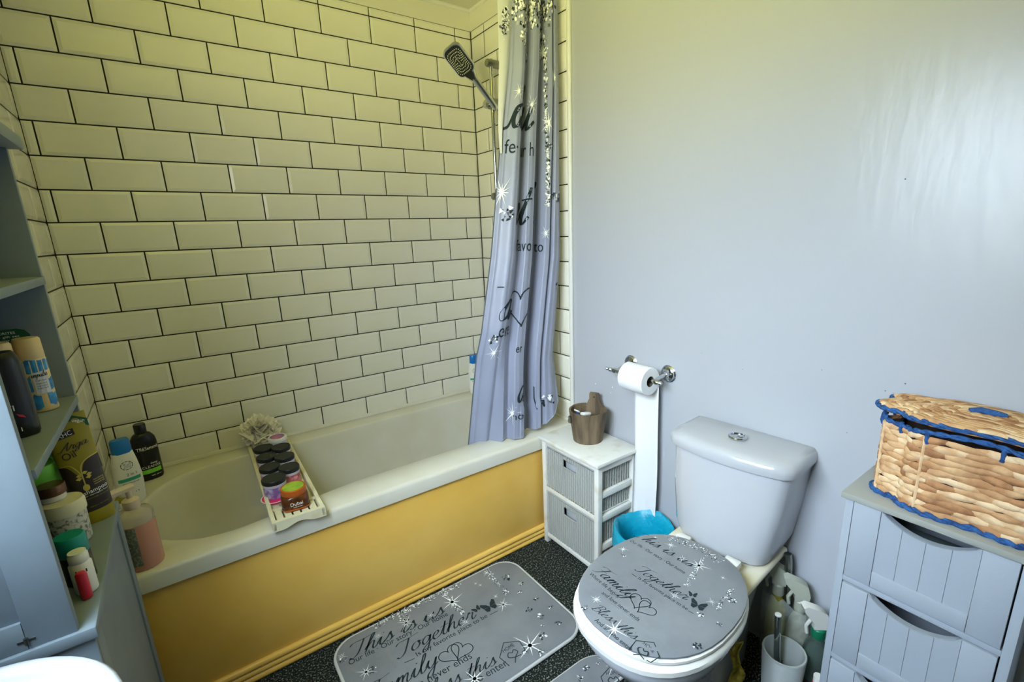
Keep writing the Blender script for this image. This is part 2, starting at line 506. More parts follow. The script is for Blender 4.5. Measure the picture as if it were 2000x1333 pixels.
class Print:
    """flat printed marks laid out in (u,v) metres and mapped onto a surface by fn(u,v,lift)"""

    def __init__(s, fn):
        s.fn = fn
        s.mb = {}

    def put(s, vs, fs, m, lift=0.0012):
        mb = s.mb.setdefault(m, MB())
        mb.add([s.fn(u, v, lift) for u, v in vs], fs)

    def line(s, body, p0, p1, m='print_dark', style='font', aspect=1.0, weight=0.16, lift=0.0012, height=None):
        """text whose baseline runs p0 -> p1"""
        p0, p1 = Vector(p0), Vector(p1)
        vs, fs, w = font_mesh(body) if style == 'font' else script_polys(body, weight)
        d = p1 - p0
        k = d.length / w
        ux = d.normalized()
        uy = Vector((-ux.y, ux.x))
        ky = height if height else k * aspect * (0.66 if style == 'script' else 1.0)
        s.put([tuple(p0 + ux * (a * k) + uy * (b * ky)) for a, b in vs], fs, m, lift)

    def stroke(s, pts, w, m='print_dark', closed=False, smooth=True, lift=0.0012):
        P = crom(pts, 6, closed) if smooth else [Vector(p) for p in pts]
        if closed:
            P = P + [P[0]]
        vs, fs = [], []
        n = len(P)
        for i, p in enumerate(P):
            a = P[min(i + 1, n - 1)] - P[max(i - 1, 0)]
            if closed and i in (0, n - 1):
                a = P[1] - P[n - 2]
            if a.length < 1e-9:
                a = Vector((1, 0))
            a.normalize()
            vs += [(p.x - a.y * w / 2, p.y + a.x * w / 2), (p.x + a.y * w / 2, p.y - a.x * w / 2)]
        fs = [(2 * i, 2 * i + 1, 2 * i + 3, 2 * i + 2) for i in range(n - 1)]
        s.put(vs, fs, m, lift)

    def star(s, c, r, rays=8, m='print_white', lift=0.002):
        vs, fs = [], []
        a0 = random.random()
        for k in range(rays):
            L = r * (1.0 if k % 2 == 0 else 0.62) * random.uniform(.8, 1.15)
            a = a0 + 2 * PI * k / rays
            w = r * 0.045
            o = len(vs)
            vs += [(c[0] - math.sin(a) * w, c[1] + math.cos(a) * w), (c[0] + math.sin(a) * w, c[1] - math.cos(a) * w),
                   (c[0] + math.cos(a) * L, c[1] + math.sin(a) * L)]
            fs.append((o, o + 1, o + 2))
        o = len(vs)
        vs += [(c[0] + math.cos(2 * PI * k / 8) * r * .13, c[1] + math.sin(2 * PI * k / 8) * r * .13) for k in range(8)]
        fs.append(tuple(range(o, o + 8)))
        s.put(vs, fs, m, lift)

    def gem(s, c, r, lift=0.0014):
        for k in range(14):
            a, q = random.uniform(0, 2 * PI), r * math.sqrt(random.random())
            x, y = c[0] + math.cos(a) * q, c[1] + math.sin(a) * q * .8
            t = r * random.uniform(.18, .42)
            b = random.uniform(0, 2 * PI)
            s.put([(x + math.cos(b + j * 2.1) * t, y + math.sin(b + j * 2.1) * t) for j in range(3)], [(0, 1, 2)],
                  random.choice(['print_dark', 'print_dark', 'print_grey', 'print_white']), lift + k * 0.00003)

    def glitter(s, pts, width, n, size=0.004, lift=0.0014):
        P = crom(pts, 10)
        for k in range(n):
            t = random.random() * (len(P) - 1)
            i = int(t)
            p = P[i].lerp(P[min(i + 1, len(P) - 1)], t - i)
            x, y = p.x + random.gauss(0, width / 2), p.y + random.gauss(0, width / 2)
            q = size * random.uniform(.4, 1.2)
            b = random.uniform(0, PI)
            s.put([(x + math.cos(b + j * PI / 2) * q * .5, y + math.sin(b + j * PI / 2) * q * .5) for j in range(4)], [(0, 1, 2, 3)],
                  random.choice(['print_white', 'print_white', 'print_mid', 'print_dark', 'print_grey']), lift + (k % 9) * 0.00004)

    def heart(s, c, r, rot, w):
        pts = []
        for k in range(20):
            t = 2 * PI * k / 20
            x = 16 * math.sin(t) ** 3 / 16
            y = (13 * math.cos(t) - 5 * math.cos(2 * t) - 2 * math.cos(3 * t) - math.cos(4 * t)) / 16
            pts.append((c[0] + r * (x * math.cos(rot) - y * math.sin(rot)), c[1] + r * (x * math.sin(rot) + y * math.cos(rot))))
        s.stroke(pts, w, closed=True)

    def butterfly(s, c, r, rot):
        def R(x, y):
            return (c[0] + r * (x * math.cos(rot) - y * math.sin(rot)), c[1] + r * (x * math.sin(rot) + y * math.cos(rot)))
        for sg in (1, -1):
            s.put([R(0, 0), R(sg * .25, .5), R(sg * .8, .95), R(sg * 1.0, .7), R(sg * .8, .1)], [(0, 1, 2, 3, 4)], 'print_dark')
            s.put([R(0, 0), R(sg * .8, .05), R(sg * .7, -.5), R(sg * .35, -.65), R(sg * .1, -.3)], [(0, 1, 2, 3, 4)], 'print_dark')

    def house(s, c, r, rot, w, word=True):
        def R(x, y):
            return (c[0] + r * (x * math.cos(rot) - y * math.sin(rot)), c[1] + r * (x * math.sin(rot) + y * math.cos(rot)))
        s.stroke([R(-.75, -.95), R(-.9, .0), R(0, .85), R(.95, .25), R(.85, -.55), R(.55, -.62)], w, smooth=False)
        s.stroke([R(-.30, -1.0), R(.02, -.62), R(.36, -.36), R(.20, -.06), R(.0, -.22), R(-.22, -.08), R(-.42, -.36), R(-.12, -.60), R(.42, -.72)], w)
        if word:
            s.line('HOME', R(-.48, .14), R(.48, .14), height=r * .42)

    def build(s, parent, name='printed_pattern', names=None):
        out = []
        for m, mb in s.mb.items():
            nm = {'print_dark': 'printed_lettering', 'print_white': 'printed_sparkles'}.get(m, 'printed_glitter')
            if names:
                nm = names.get(m, name)
            out.append(mb.obj(nm, m, parent, smooth=0, kind='stuff'))
        return out

# ------------------------------------------------------------------ room shell
ZC = 2.345                      # ceiling
Z_R0, ROW = 2.22, 0.10261       # top joint of the full tile courses, course height
TW, GAP = 0.203, 0.0045         # tile pitch, joint width
XL = -1.638                     # tiled end wall of the bath alcove
RIM = 0.485                     # bath rim height

fl = MB().box((-1.92, -3.0, -0.05), (0.06, 0.06, 0.0))
fl.obj('floor', 'carpet', kind='structure', smooth=0)
MB().box((-1.92, -3.0, ZC), (0.06, 0.06, ZC + 0.05)).obj('ceiling', 'ceiling_paint', kind='structure', smooth=0)

wb = MB()
wb.box((-1.92, 0.003, 0), (0.06, 0.06, 2.2545), 1)
wb.box((-1.92, 0.0, 2.2545), (0.06, 0.06, ZC), 0)
wall_back = wb.obj('wall_back', ['ceiling_paint', 'grout'], kind='structure', smooth=0)

wr = MB()
wr.box((0.004, -3.0, 0), (0.06, 0.003, ZC), 0)
wr.box((0.002, -0.694, 0.40), (0.006, 0.003, 2.2545), 1)
wr.box((0.0, -0.700, 2.2545), (0.006, 0.003, ZC), 2)
wall_right = wr.obj('wall_right', ['wall_paint', 'grout', 'ceiling_paint'], kind='structure', smooth=0)
for px_, py_, r_, m_ in ((1163, 750, .0028, 'print_white'), (1196, 757, .003, 'print_white'), (1193, 768, .002, 'print_white'), (1729, 764, .0015, 'print_grey'), (1768, 750, .002, 'print_grey'),
                         (1654, 846, .0013, 'print_grey'), (1450, 722, .0012, 'print_grey'), (1605, 723, .0012, 'print_grey'), (1768, 350, .0018, 'print_grey'), (1370, 690, .001, 'print_grey')):
    q_ = hit(px_, py_, 0, .0035)
    MB().lathe([(r_, 0), (r_ * .7, .0007), (0, .0008)], 10, T=frame((.0042, q_.y, q_.z), (-1, 0, 0))).obj('paint_chip', m_, wall_right)

wa = MB()
wa.box((-1.90, -0.735, 0), (XL - 0.003, 0.003, ZC), 0)
wa.box((XL - 0.004, -0.73, 0.40), (XL - 0.002, 0.003, 2.2545), 1)
wall_alcove = wa.obj('wall_alcove', ['wall_paint', 'grout'], kind='structure', smooth=0)

wl = MB()
for a, b in (((-1.92, -3.0, 0), (WX, -0.70, WZ0)), ((-1.92, -3.0, WZ1), (WX, -0.70, ZC)),
             ((-1.92, -3.0, WZ0), (WX, WY0, WZ1)), ((-1.92, WY1, WZ0), (WX, -0.70, WZ1))):
    wl.box(a, b)
wl.obj('wall_left', 'wall_paint', kind='structure', smooth=0)
MB().box((-1.92, -3.05, 0), (0.06, -3.0, ZC)).obj('wall_front', 'wall_paint', kind='structure', smooth=0)

# window above the basin (behind the photographer's left shoulder)
win = MB()
for a, b in (((-1.91, WY0, WZ0), (-1.87, WY0 + 0.05, WZ1)), ((-1.91, WY1 - 0.05, WZ0), (-1.87, WY1, WZ1)),
             ((-1.91, WY0, WZ0), (-1.87, WY1, WZ0 + 0.05)), ((-1.91, WY0, WZ1 - 0.05), (-1.87, WY1, WZ1)),
             ((-1.905, -1.715, WZ0), (-1.872, -1.665, WZ1))):
    win.box(a, b, bev=0.004)
window = win.obj('window_1', 'window_frame', kind='structure')
MB().box((-1.893, WY0 + 0.02, WZ0 + 0.02), (-1.889, WY1 - 0.02, WZ1 - 0.02)).obj('pane', 'glass', window, smooth=0)
MB().box((-1.87, WY0 - 0.02, WZ0 - 0.03), (-1.80, WY1 + 0.02, WZ0), bev=0.006).obj('window_sill', 'window_frame', window)

# ceiling bead, sealant line, tile edge trim
cb = MB()
cb.tube([(-1.64, -0.002, ZC - 0.006), (0, -0.002, ZC - 0.006)], 0.010, 8)
cb.tube([(0.0, 0.0, ZC - 0.006), (0.0, -3.0, ZC - 0.006)], 0.010, 8)
cb.obj('trim_1', 'trim_white', kind='structure')
MB().box((-0.010, -0.7125, RIM + 0.002), (0.006, -0.6935, ZC - 0.012), bev=0.006, seg=3).obj('trim_2', 'trim_white', kind='structure')
se = MB()
se.tube([(XL, -0.004, RIM + 0.001), (0, -0.004, RIM + 0.001)], 0.011, 8)
se.tube([(-0.004, 0, RIM + 0.001), (-0.004, -0.70, RIM + 0.001)], 0.009, 8)
se.tube([(XL + 0.004, 0, RIM + 0.001), (XL + 0.004, -0.72, RIM + 0.001)], 0.009, 8)
se.obj('trim_3', 'bath_white', kind='structure')

# tiles: one object per tile, sharing meshes of equal size
_tiles = {}


def tile_mesh(w, h, worn):
    key = (round(w, 3), round(h, 3), worn)
    if key not in _tiles:
        b = min(0.010, 0.3 * w, 0.3 * h)
        a0, a1, c0, c1 = -w / 2, w / 2, -h / 2, h / 2
        vs = [(a0, 0.006, c0), (a1, 0.006, c0), (a1, 0.006, c1), (a0, 0.006, c1),
              (a0, 0.0008, c0), (a1, 0.0008, c0), (a1, 0.0008, c1), (a0, 0.0008, c1),
              (a0 + b, -0.002, c0 + b), (a1 - b, -0.002, c0 + b), (a1 - b, -0.002, c1 - b), (a0 + b, -0.002, c1 - b)]
        fs = [(0, 1, 5, 4), (1, 2, 6, 5), (2, 3, 7, 6), (3, 0, 4, 7), (4, 5, 9, 8), (5, 6, 10, 9), (6, 7, 11, 10), (7, 4, 8, 11), (8, 9, 10, 11)]
        _tiles[key] = MB().add(vs, fs).mesh('tile', 'tile_worn' if worn else 'tile', 0)
    return _tiles[key]


def lay(parent, joints_even, joints_odd, s0, s1, place, rot, worn=False):
    """courses of tiles between s0 > s1 along the wall (s measured from the right)"""
    for r in range(-1, 17):
        ztop = Z_R0 - ROW * r if r >= 0 else 2.2545
        zbot = Z_R0 - ROW * (r + 1)
        js = joints_odd if r % 2 == 1 and r > 0 else joints_even
        ed = [s0] + [j for j in js if s1 + 0.012 < j < s0 - 0.012] + [s1]
        for a, b in zip(ed[:-1], ed[1:]):
            w, h = abs(a - b) - GAP, ztop - zbot - GAP
            t = link('tile', tile_mesh(w, h, worn), parent)
            t.location = place((a + b) / 2, (ztop + zbot) / 2)
            t.rotation_euler = (random.uniform(-.002, .002), random.uniform(-.0018, .0018), rot + random.uniform(-.002, .002))


ev = [-0.0855 - TW * i for i in range(9)]
lay(wall_back, ev, [e - TW / 2 - 0.001 for e in ev], 0.0, XL, lambda s, z: (s, 0.0, z), 0)
ev = [-0.1140 - TW * i for i in range(4)]
lay(wall_right, ev, [e - TW / 2 for e in ev], 0.0, -0.694, lambda s, z: (0.0, s, z), -PI / 2)
ev = [-0.045 - TW * i for i in range(4)]
lay(wall_alcove, ev, [e - TW / 2 for e in ev], 0.0, -0.73, lambda s, z: (XL, s, z), PI / 2, True)

# ------------------------------------------------------------------ bath and its panel
bath = thing('bathtub', 'cream white bathtub with a mustard yellow side board against the tiled wall', 'bathtub')
inner = crom([(-.16, -.10), (-.6, -.098), (-1.0, -.105), (-1.25, -.10), (-1.42, -.125), (-1.52, -.21), (-1.56, -.37), (-1.53, -.54),
              (-1.44, -.635), (-1.33, -.668), (-1.15, -.645), (-.95, -.614), (-.5, -.612), (-.2, -.605), (-.11, -.56), (-.085, -.35), (-.10, -.15)],
             8, True)
OX0, OX1, OY0, OY1 = XL + 0.002, -0.002, -0.745, -0.002
bc = Vector((-0.83, -0.37))


def rect_ring(ins):
    x0, x1, y0, y1 = OX0 + ins, OX1 - ins, OY0 + ins, OY1 - ins
    out = []
    for p in inner:
        d = p - bc
        t = min(((x1 if d.x > 0 else x0) - bc.x) / d.x if abs(d.x) > 1e-6 else 1e9,
                ((y1 if d.y > 0 else y0) - bc.y) / d.y if abs(d.y) > 1e-6 else 1e9)
        out.append(bc + d * t)
    for c in ((x0, y0), (x1, y0), (x1, y1), (x0, y1)):
        c = Vector(c)
        k = min(range(len(out)), key=lambda i: (out[i] - c).length)
        out[k] = c
    return out


rings = [[(p.x, p.y, z) for p in rect_ring(ins)] for ins, z in ((0.03, 0.43), (0.0, 0.43), (0.0, 0.472), (0.004, 0.481), (0.013, RIM))]
for k, z in ((0.0, RIM), (0.010, 0.4835), (0.022, 0.476), (0.032, 0.462), (0.10, 0.33), (0.17, 0.20), (0.23, 0.135), (0.34, 0.115), (0.6, 0.11)):
    kx = k * (0.62 if k < 0.3 else 0.9)
    rings.append([(bc.x + (p.x - bc.x) * (1 - kx), bc.y + (p.y - bc.y) * (1 - k), z) for p in inner])
tub = MB().loft(rings, cap0=False)
tub.f = [tuple(reversed(f)) for f in tub.f]
tub.obj('tub', 'bath_white', bath, smooth=50)

panel = None
pm = MB()
pm.box((XL + 0.004, -0.732, 0.0), (-0.004, -0.720, 0.4295), bev=0.003)
panel = pm.obj('side_board', 'panel_yellow', bath, label='glossy mustard yellow bath panel')
for z, r in ((0.010, 0.012), (0.031, 0.011), (0.052, 0.012)):
    MB().tube([(XL + 0.005, -0.733, z + 0.001), (-0.005, -0.733, z + 0.001)], r, 12).obj('moulding_strip', 'panel_yellow', panel)

# ------------------------------------------------------------------ toilet (local frame: wall at x=0, bowl towards -x)
TA = math.radians(5.0)
toilet = thing('toilet', 'white close-coupled toilet with a printed grey fabric cover on its closed lid', 'toilet', (-0.004, -1.527, 0), TA)


def sring(cx, cy, a, b, z, n=40, p=2.3, front=1.0):
    """super-ellipse ring; -x end stretched by front"""
    out = []
    for k in range(n):
        t = 2 * PI * k / n
        c, s_ = math.cos(t), math.sin(t)
        x = math.copysign(abs(c) ** (2 / p), c) * a * (front if c < 0 else 1)
        y = math.copysign(abs(s_) ** (2 / p), s_) * b
        out.append((cx + x, cy + y, z))
    return out


# pan: foot, waist, bowl, rim
pan = MB()
pan.loft([sring(-.40, 0, .155, .105, 0.0), sring(-.40, 0, .155, .105, .012), sring(-.40, 0, .135, .088, .06), sring(-.40, 0, .130, .085, .14),
          sring(-.42, 0, .16, .11, .22), sring(-.455, 0, .205, .158, .30), sring(-.47, 0, .222, .178, .35), sring(-.47, 0, .226, .182, .375),
          sring(-.47, 0, .222, .180, .382)])
pan.loft([sring(-.19, 0, .13, .085, .001, p=4), sring(-.19, 0, .13, .09, .20, p=4), sring(-.17, 0, .15, .10, .33, p=5), sring(-.165, 0, .152, .105, .368, p=5)])
pan.obj('pan', 'ceramic', toilet, smooth=50)
ped = MB().box((-.31, -.142, .366), (-.02, .142, .389), bev=.010, seg=3)
ped.obj('cistern_platform', 'ceramic_aged', toilet)
seat = MB().loft([sring(-.475, 0, .226, .184, .384), sring(-.475, 0, .236, .192, .390), sring(-.475, 0, .236, .192, .402), sring(-.475, 0, .226, .184, .409)])
seat.obj('seat', 'seat_plastic', toilet, smooth=50)
lid = MB().loft([sring(-.472, 0, .222, .182, .411), sring(-.472, 0, .228, .188, .415), sring(-.472, 0, .228, .188, .421), sring(-.472, 0, .22, .18, .425)])
lid.obj('lid', 'seat_plastic', toilet, smooth=50)
LZ = 0.4365
cov = MB().loft([sring(-.470, 0, .219, .181, .422), sring(-.470, 0, .224, .186, .426), sring(-.470, 0, .224, .186, .430), sring(-.470, 0, .214, .176, .4352),
                 sring(-.470, 0, .18, .145, LZ), sring(-.470, 0, .09, .07, LZ)])
cover = cov.obj('lid_cover', 'fabric_grey', toilet, smooth=60)
for y in (-.075, .075):
    MB().box((-.262, y - .022, .402), (-.228, y + .022, .426), bev=.006).obj('hinge', 'seat_plastic', toilet)


# cistern: tapering tank, overhanging lid, chrome flush button
def tank_ring(hw, d0, d1, z, r=.05):
    pts = []
    for k in range(9):        # bowed front with rounded corners, flat back
        t = -1 + 2 * k / 8
        pts.append((-(d1 - .016 * t * t), t * (hw - r)))
    ring = [(d0, hw)] + [(-(d1 - .016) + r * (1 - math.cos(a)), (hw - r) + r * math.sin(a)) for a in (PI / 2, PI / 3, PI / 6)]
    ring += [(x, y) for x, y in reversed(pts)]
    ring += [(-(d1 - .016) + r * (1 - math.cos(a)), -(hw - r) - r * math.sin(a)) for a in (PI / 6, PI / 3, PI / 2)] + [(d0, -hw)]
    return [(x, y, z) for x, y in ring]


tank = MB().loft([tank_ring(.112, -.03, .198, .390), tank_ring(.134, -.02, .213, .399), tank_ring(.146, -.012, .217, .435), tank_ring(.163, -.006, .207, .56),
                  tank_ring(.174, -.002, .192, .672)])
tank.f = [tuple(reversed(f)) for f in tank.f]
tank.obj('cistern', 'ceramic', toilet, smooth=40)
cl = MB().loft([tank_ring(.177, .0, .194, .671), tank_ring(.183, .002, .203, .676), tank_ring(.185, .002, .206, .69), tank_ring(.183, .002, .204, .703),
                tank_ring(.175, -.004, .196, .713), tank_ring(.160, -.012, .182, .718)])
cl.f = [tuple(reversed(f)) for f in cl.f]
cl.obj('cistern_lid', 'ceramic', toilet, smooth=40)
fb = MB().lathe([(.024, .719), (.026, .724), (.024, .727), (.019, .728), (.0185, .725), (0, .7255)], 28, T=Matrix.Translation((-.10, 0, 0)))
fb.box((-.118, -.0008, .725), (-.082, .0008, .7262))
fb.lathe([(.007, .725), (.0075, .7268), (0, .7268)], 16, T=Matrix.Translation((-.096, -.008, 0)))
fb.obj('flush_button', 'chrome', toilet)
pp = MB().tube([(-.05, -.15, .385), (-.05, -.155, .36), (-.04, -.16, .22), (-.03, -.16, .02)], .011, 10)
pp.obj('supply_pipe', 'chrome_dull', toilet)

# printed cover: (u,v) are world x,y of the lid plane, taken into the toilet frame
_ti = Matrix.Rotation(-TA, 4, 'Z') @ Matrix.Translation((0.004, 1.527, 0))


def lid_fn(u, v, lift):
    q = _ti @ Vector((u, v, 0))
    # keep the print on the cloth and let it roll over its edge
    e = ((q.x + .470) / .224) ** 2 + (q.y / .186) ** 2
    z = LZ - max(0, e - .62) * .006
    return (q.x, q.y, z + lift * .6)


def lp(px, py):
    h = hit(px, py, 2, LZ)
    return (h.x, h.y)


P = Print(lid_fn)
P.line('This is us', lp(1238, 1046), lp(1347, 1108), style='script', weight=.135)
P.line('Our life \u00b7 Our story \u00b7 Our home', lp(1229, 1057), lp(1336, 1122), aspect=1.15)
P.line('Together', lp(1240, 1114), lp(1336, 1172), style='script', weight=.135)
P.line('Is my favorite place to be', lp(1245, 1131), lp(1341, 1193), aspect=1.0)
P.stroke([lp(1234, 1122), lp(1243, 1128)], .0016, smooth=False)
P.stroke([lp(1344, 1194), lp(1355, 1200)], .0016, smooth=False)
P.line('Family', lp(1157, 1114), lp(1230, 1172), style='script', weight=.135)
P.line('Where life begins', lp(1150, 1122), lp(1206, 1169), aspect=1.1)
P.line('and love never ends', lp(1174, 1160), lp(1246, 1215), aspect=1.1)
P.line('Bless this', lp(1154, 1188), lp(1238, 1250), style='script', weight=.135)
P.line('And all who enter', lp(1160, 1212), lp(1231, 1272), aspect=1.1)
P.heart(lp(1249, 1176), .026, -PI / 2 + .25, .0022)
P.heart(lp(1262, 1190), .024, -PI / 2 - .25, .0022)
P.butterfly(lp(1353, 1163), .011, -PI / 2 + .5)
P.butterfly(lp(1363, 1184), .020, -PI / 2 + .3)
P.house(lp(1262, 1268), .031, -PI / 2, .0024)
for x, y, r in ((1365, 1106, .036), (1200, 1230, .034), (1217, 1074, .018), (1310, 1066, .020), (1332, 1092, .020), (1318, 1165, .016), (1390, 1177, .014),
                (1412, 1130, .010), (1280, 1050, .009), (1165, 1172, .018)):
    P.star(lp(x, y), r)
for x, y, r in ((1219, 1085, .009), (1431, 1175, .010), (1405, 1220, .007), (1362, 1262, .011), (1369, 1201, .010), (1141, 1187, .009)):
    P.gem(lp(x, y), r)
P.glitter([lp(1306, 1051), lp(1340, 1060), lp(1380, 1078), lp(1404, 1098)], .014, 190)
P.glitter([lp(1375, 1092), lp(1362, 1110), lp(1352, 1126), lp(1341, 1144)], .006, 90)
P.glitter([lp(1430, 1152), lp(1415, 1170), lp(1398, 1192)], .006, 90)
P.build(cover)
# seam across the cover
sm = MB().tube([(Vector(lid_fn(*lp(x, y), 0)) + Vector((0, 0, .0004))) for x, y in ((1147, 1140), (1190, 1178), (1240, 1215), (1290, 1250), (1325, 1275))], .0009, 6)
sm.obj('seam', 'fabric_grey', cover)

# ------------------------------------------------------------------ bath mat and pedestal mat
def mat_body(outline, top):
    return MB().prism(outline, 0.001, top, inset=.012, h=.009)


MZ = 0.018
bath_mat = thing('bath_mat', 'grey rectangular bath mat printed with script and diamonds beside the bath', 'mat', (0, 0, 0))
mo = rrect(-1.135, -1.232, -0.420, -0.768, .075, 8)
body = mat_body(mo, MZ).obj('mat_body', 'fabric_grey', bath_mat)
eg = MB().tube([(x, y, .010) for x, y in mo] + [(mo[0][0], mo[0][1], .010)], .006, 8)
eg.obj('edge_binding', 'fabric_edge', bath_mat)


def flat_fn(z):
    return lambda u, v, lift: (u, v, z + lift * .6)


def mp_(px, py):
    h = hit(px, py, 2, MZ)
    return (h.x, h.y)


P = Print(flat_fn(MZ))
P.line('This is us', mp_(684, 1289), mp_(868, 1199), style='script', weight=.135)
P.line('Our life \u00b7 Our story \u00b7 Our home', mp_(682, 1301), mp_(876, 1203), aspect=1.15)
P.line('Together', mp_(777, 1288), mp_(928, 1208), style='script', weight=.135)
P.line('Is my favorite place to be', mp_(814, 1284), mp_(953, 1206), aspect=1.0)
P.stroke([mp_(790, 1296), mp_(810, 1287)], .0022, smooth=False)
P.stroke([mp_(957, 1202), mp_(972, 1194)], .0022, smooth=False)
P.line('Family', mp_(716, 1378), mp_(857, 1298), style='script', weight=.135)
P.line('and love never ends', mp_(757, 1380), mp_(923, 1286), aspect=1.1)
P.line('Bless this', mp_(815, 1376), mp_(970, 1298), style='script', weight=.135)
P.line('And all who enter', mp_(845, 1386), mp_(993, 1300), aspect=1.1)
P.heart(mp_(880, 1279), .036, .5 - .3, .003)
P.heart(mp_(901, 1271), .036, -.5 - .3, .003)
P.butterfly(mp_(931, 1191), .016, .2)
P.butterfly(mp_(957, 1186), .030, .0)
P.house(mp_(997, 1272), .046, 0, .003)
for x, y, r in ((883, 1177, .055), (793, 1218, .035), (1035, 1262, .06), (715, 1314, .035), (983, 1182, .035), (843, 1203, .022), (909, 1216, .022), (927, 1327, .05),
                (738, 1244, .018), (929, 1141, .012), (938, 1144, .012), (950, 1120, .022), (668, 1283, .02), (968, 1166, .014)):
    P.star(mp_(x, y), r)
for x, y, r in ((989, 1129, .020), (1018, 1141, .010), (1033, 1192, .013), (1055, 1205, .015), (1090, 1217, .013), (1060, 1244, .015), (1055, 1276, .014),
                (1047, 1171, .011), (1076, 1187, .009), (727, 1310, .014), (1016, 1158, .009), (669, 1290, .012), (984, 1181, .012), (1028, 1275, .010), (1059, 1223, .006)):
    P.gem(mp_(x, y), r)
P.glitter([mp_(735, 1224), mp_(790, 1193), mp_(850, 1165), mp_(893, 1145)], .014, 260, .006)
P.glitter([mp_(795, 1212), mp_(786, 1200), mp_(840, 1172)], .014, 80, .006)
P.glitter([mp_(868, 1160), mp_(885, 1178), mp_(904, 1200)], .010, 130, .006)
P.glitter([mp_(948, 1113), mp_(968, 1136), mp_(989, 1160)], .010, 150, .006)
P.build(body)

ped_mat = thing('pedestal_mat', 'grey printed mat shaped around the foot of the toilet', 'mat')
PX0, PX1, PY0, PY1 = -1.02, -.43, -1.80, -1.318
outl = []
for x, y in rrect(PX0, PY0, PX1, PY1, .10, 8):
    outl.append((x, y))
# U cut-out towards the pan (open side at x = PX1)
cut = [(PX1, -1.43)] + [(-.60 + .12 * math.cos(a), -1.56 + .125 * math.sin(a)) for a in [PI / 2 + PI * k / 12 for k in range(13)]] + [(PX1, -1.69)]
ring = [p for p in outl if p[1] > -1.43] 
top_part = [p for p in outl[:9]]
upper = outl[9:18]
lower = outl[18:27]
right_low = outl[27:36]
poly = top_part + upper + lower + right_low + [(PX1, -1.69)] + list(reversed(cut[1:-1])) + [(PX1, -1.43)]
bm = bmesh.new()
vb = [bm.verts.new((x, y, .001)) for x, y in poly]
fc = bm.faces.new(vb)
ex = bmesh.ops.extrude_face_region(bm, geom=[fc])
bmesh.ops.translate(bm, vec=(0, 0, MZ - .001), verts=[g for g in ex['geom'] if isinstance(g, bmesh.types.BMVert)])
bmesh.ops.recalc_face_normals(bm, faces=bm.faces)
bm.verts.index_update()
pmb = MB().add([tuple(v.co) for v in bm.verts], [[v.index for v in f.verts] for f in bm.faces])
bm.free()
pbody = pmb.obj('mat_body', 'fabric_grey', ped_mat, smooth=30)
pe = MB().tube([(x, y, .011) for x, y in poly] + [(poly[0][0], poly[0][1], .011)], .0065, 8)
pe.obj('edge_binding', 'fabric_edge', ped_mat)
P = Print(flat_fn(MZ))
P.house(mp_(1197, 1322), .04, -.6, .003)
P.star(mp_(1198, 1298), .05)
for x, y, r in ((1144, 1306, .012), (1182, 1290, .010), (1133, 1326, .012), (1168, 1297, .006)):
    P.gem(mp_(x, y), r)
P.build(pbody)

# ------------------------------------------------------------------ white drawer tower with wicker baskets
unit = thing('drawer_tower', 'narrow white wooden tower with two grey wicker basket drawers beside the bath', 'drawer unit', (0, 0, 0))
UX0, UX1, UY0, UY1, UZ = -.222, -.012, -1.088, -.757, .500
MB().box((UX0 - .016, UY0 - .012, UZ - .014), (UX1 + .004, UY1 + .006, UZ), bev=.002).obj('top_board', 'white_paint_wood', unit)
pw = .022
for x in (UX0, UX1 - pw):
    for y in (UY0, UY1 - pw):
        MB().box((x, y, 0.001), (x + pw, y + pw, UZ - .014), bev=.0015).obj('post', 'white_paint_wood', unit)
for z in (.030, .255, .462):
    MB().box((UX0 + .002, UY0 + pw, z), (UX0 + .018, UY1 - pw, z + .020), bev=.0015).obj('front_rail', 'white_paint_wood', unit)
for z in (.025, .120, .245, .345, .455):
    for y in (UY0 + .003, UY1 - .019):
        MB().box((UX0 + pw, y, z), (UX1 - pw, y + .014, z + .026), bev=.0015).obj('side_rail', 'white_paint_wood', unit)
for z in (.046, .271):
    MB().box((UX0 + .018, UY0 + .018, z), (UX1 - .01, UY1 - .018, z + .006)).obj('shelf_board', 'white_paint_wood', unit)


def weave_face(mb, o, du, dv, nrm, w, h, hole=None):
    """woven panel: round vertical stakes wrapped by fine horizontal strands"""
    ns = max(6, int(w / .0125))
    nu, nv = ns * 8, int(h / .0032)
    vs, idx = [], {}
    for j in range(nv + 1):
        for i in range(nu + 1):
            u, v = w * i / nu, h * j / nv
            ph = (i % 8) / 8
            d = (.0092 * math.sin(PI * ph) ** .45 if i % 8 else -.004) - .0014 * (j % 2) + .0006 * math.sin(j * .9 + (i // 8) * 2.1)
            idx[(i, j)] = len(vs)
            vs.append(tuple(Vector(o) + Vector(du) * u + Vector(dv) * v + Vector(nrm) * d))
    fs = []
    for j in range(nv):
        for i in range(nu):
            u, v = w * (i + .5) / nu, h * (j + .5) / nv
            if hole and hole[0] < u < hole[1] and hole[2] < v < hole[3]:
                continue
            fs.append((idx[(i, j)], idx[(i + 1, j)], idx[(i + 1, j + 1)], idx[(i, j + 1)]))
    mb.add(vs, fs)


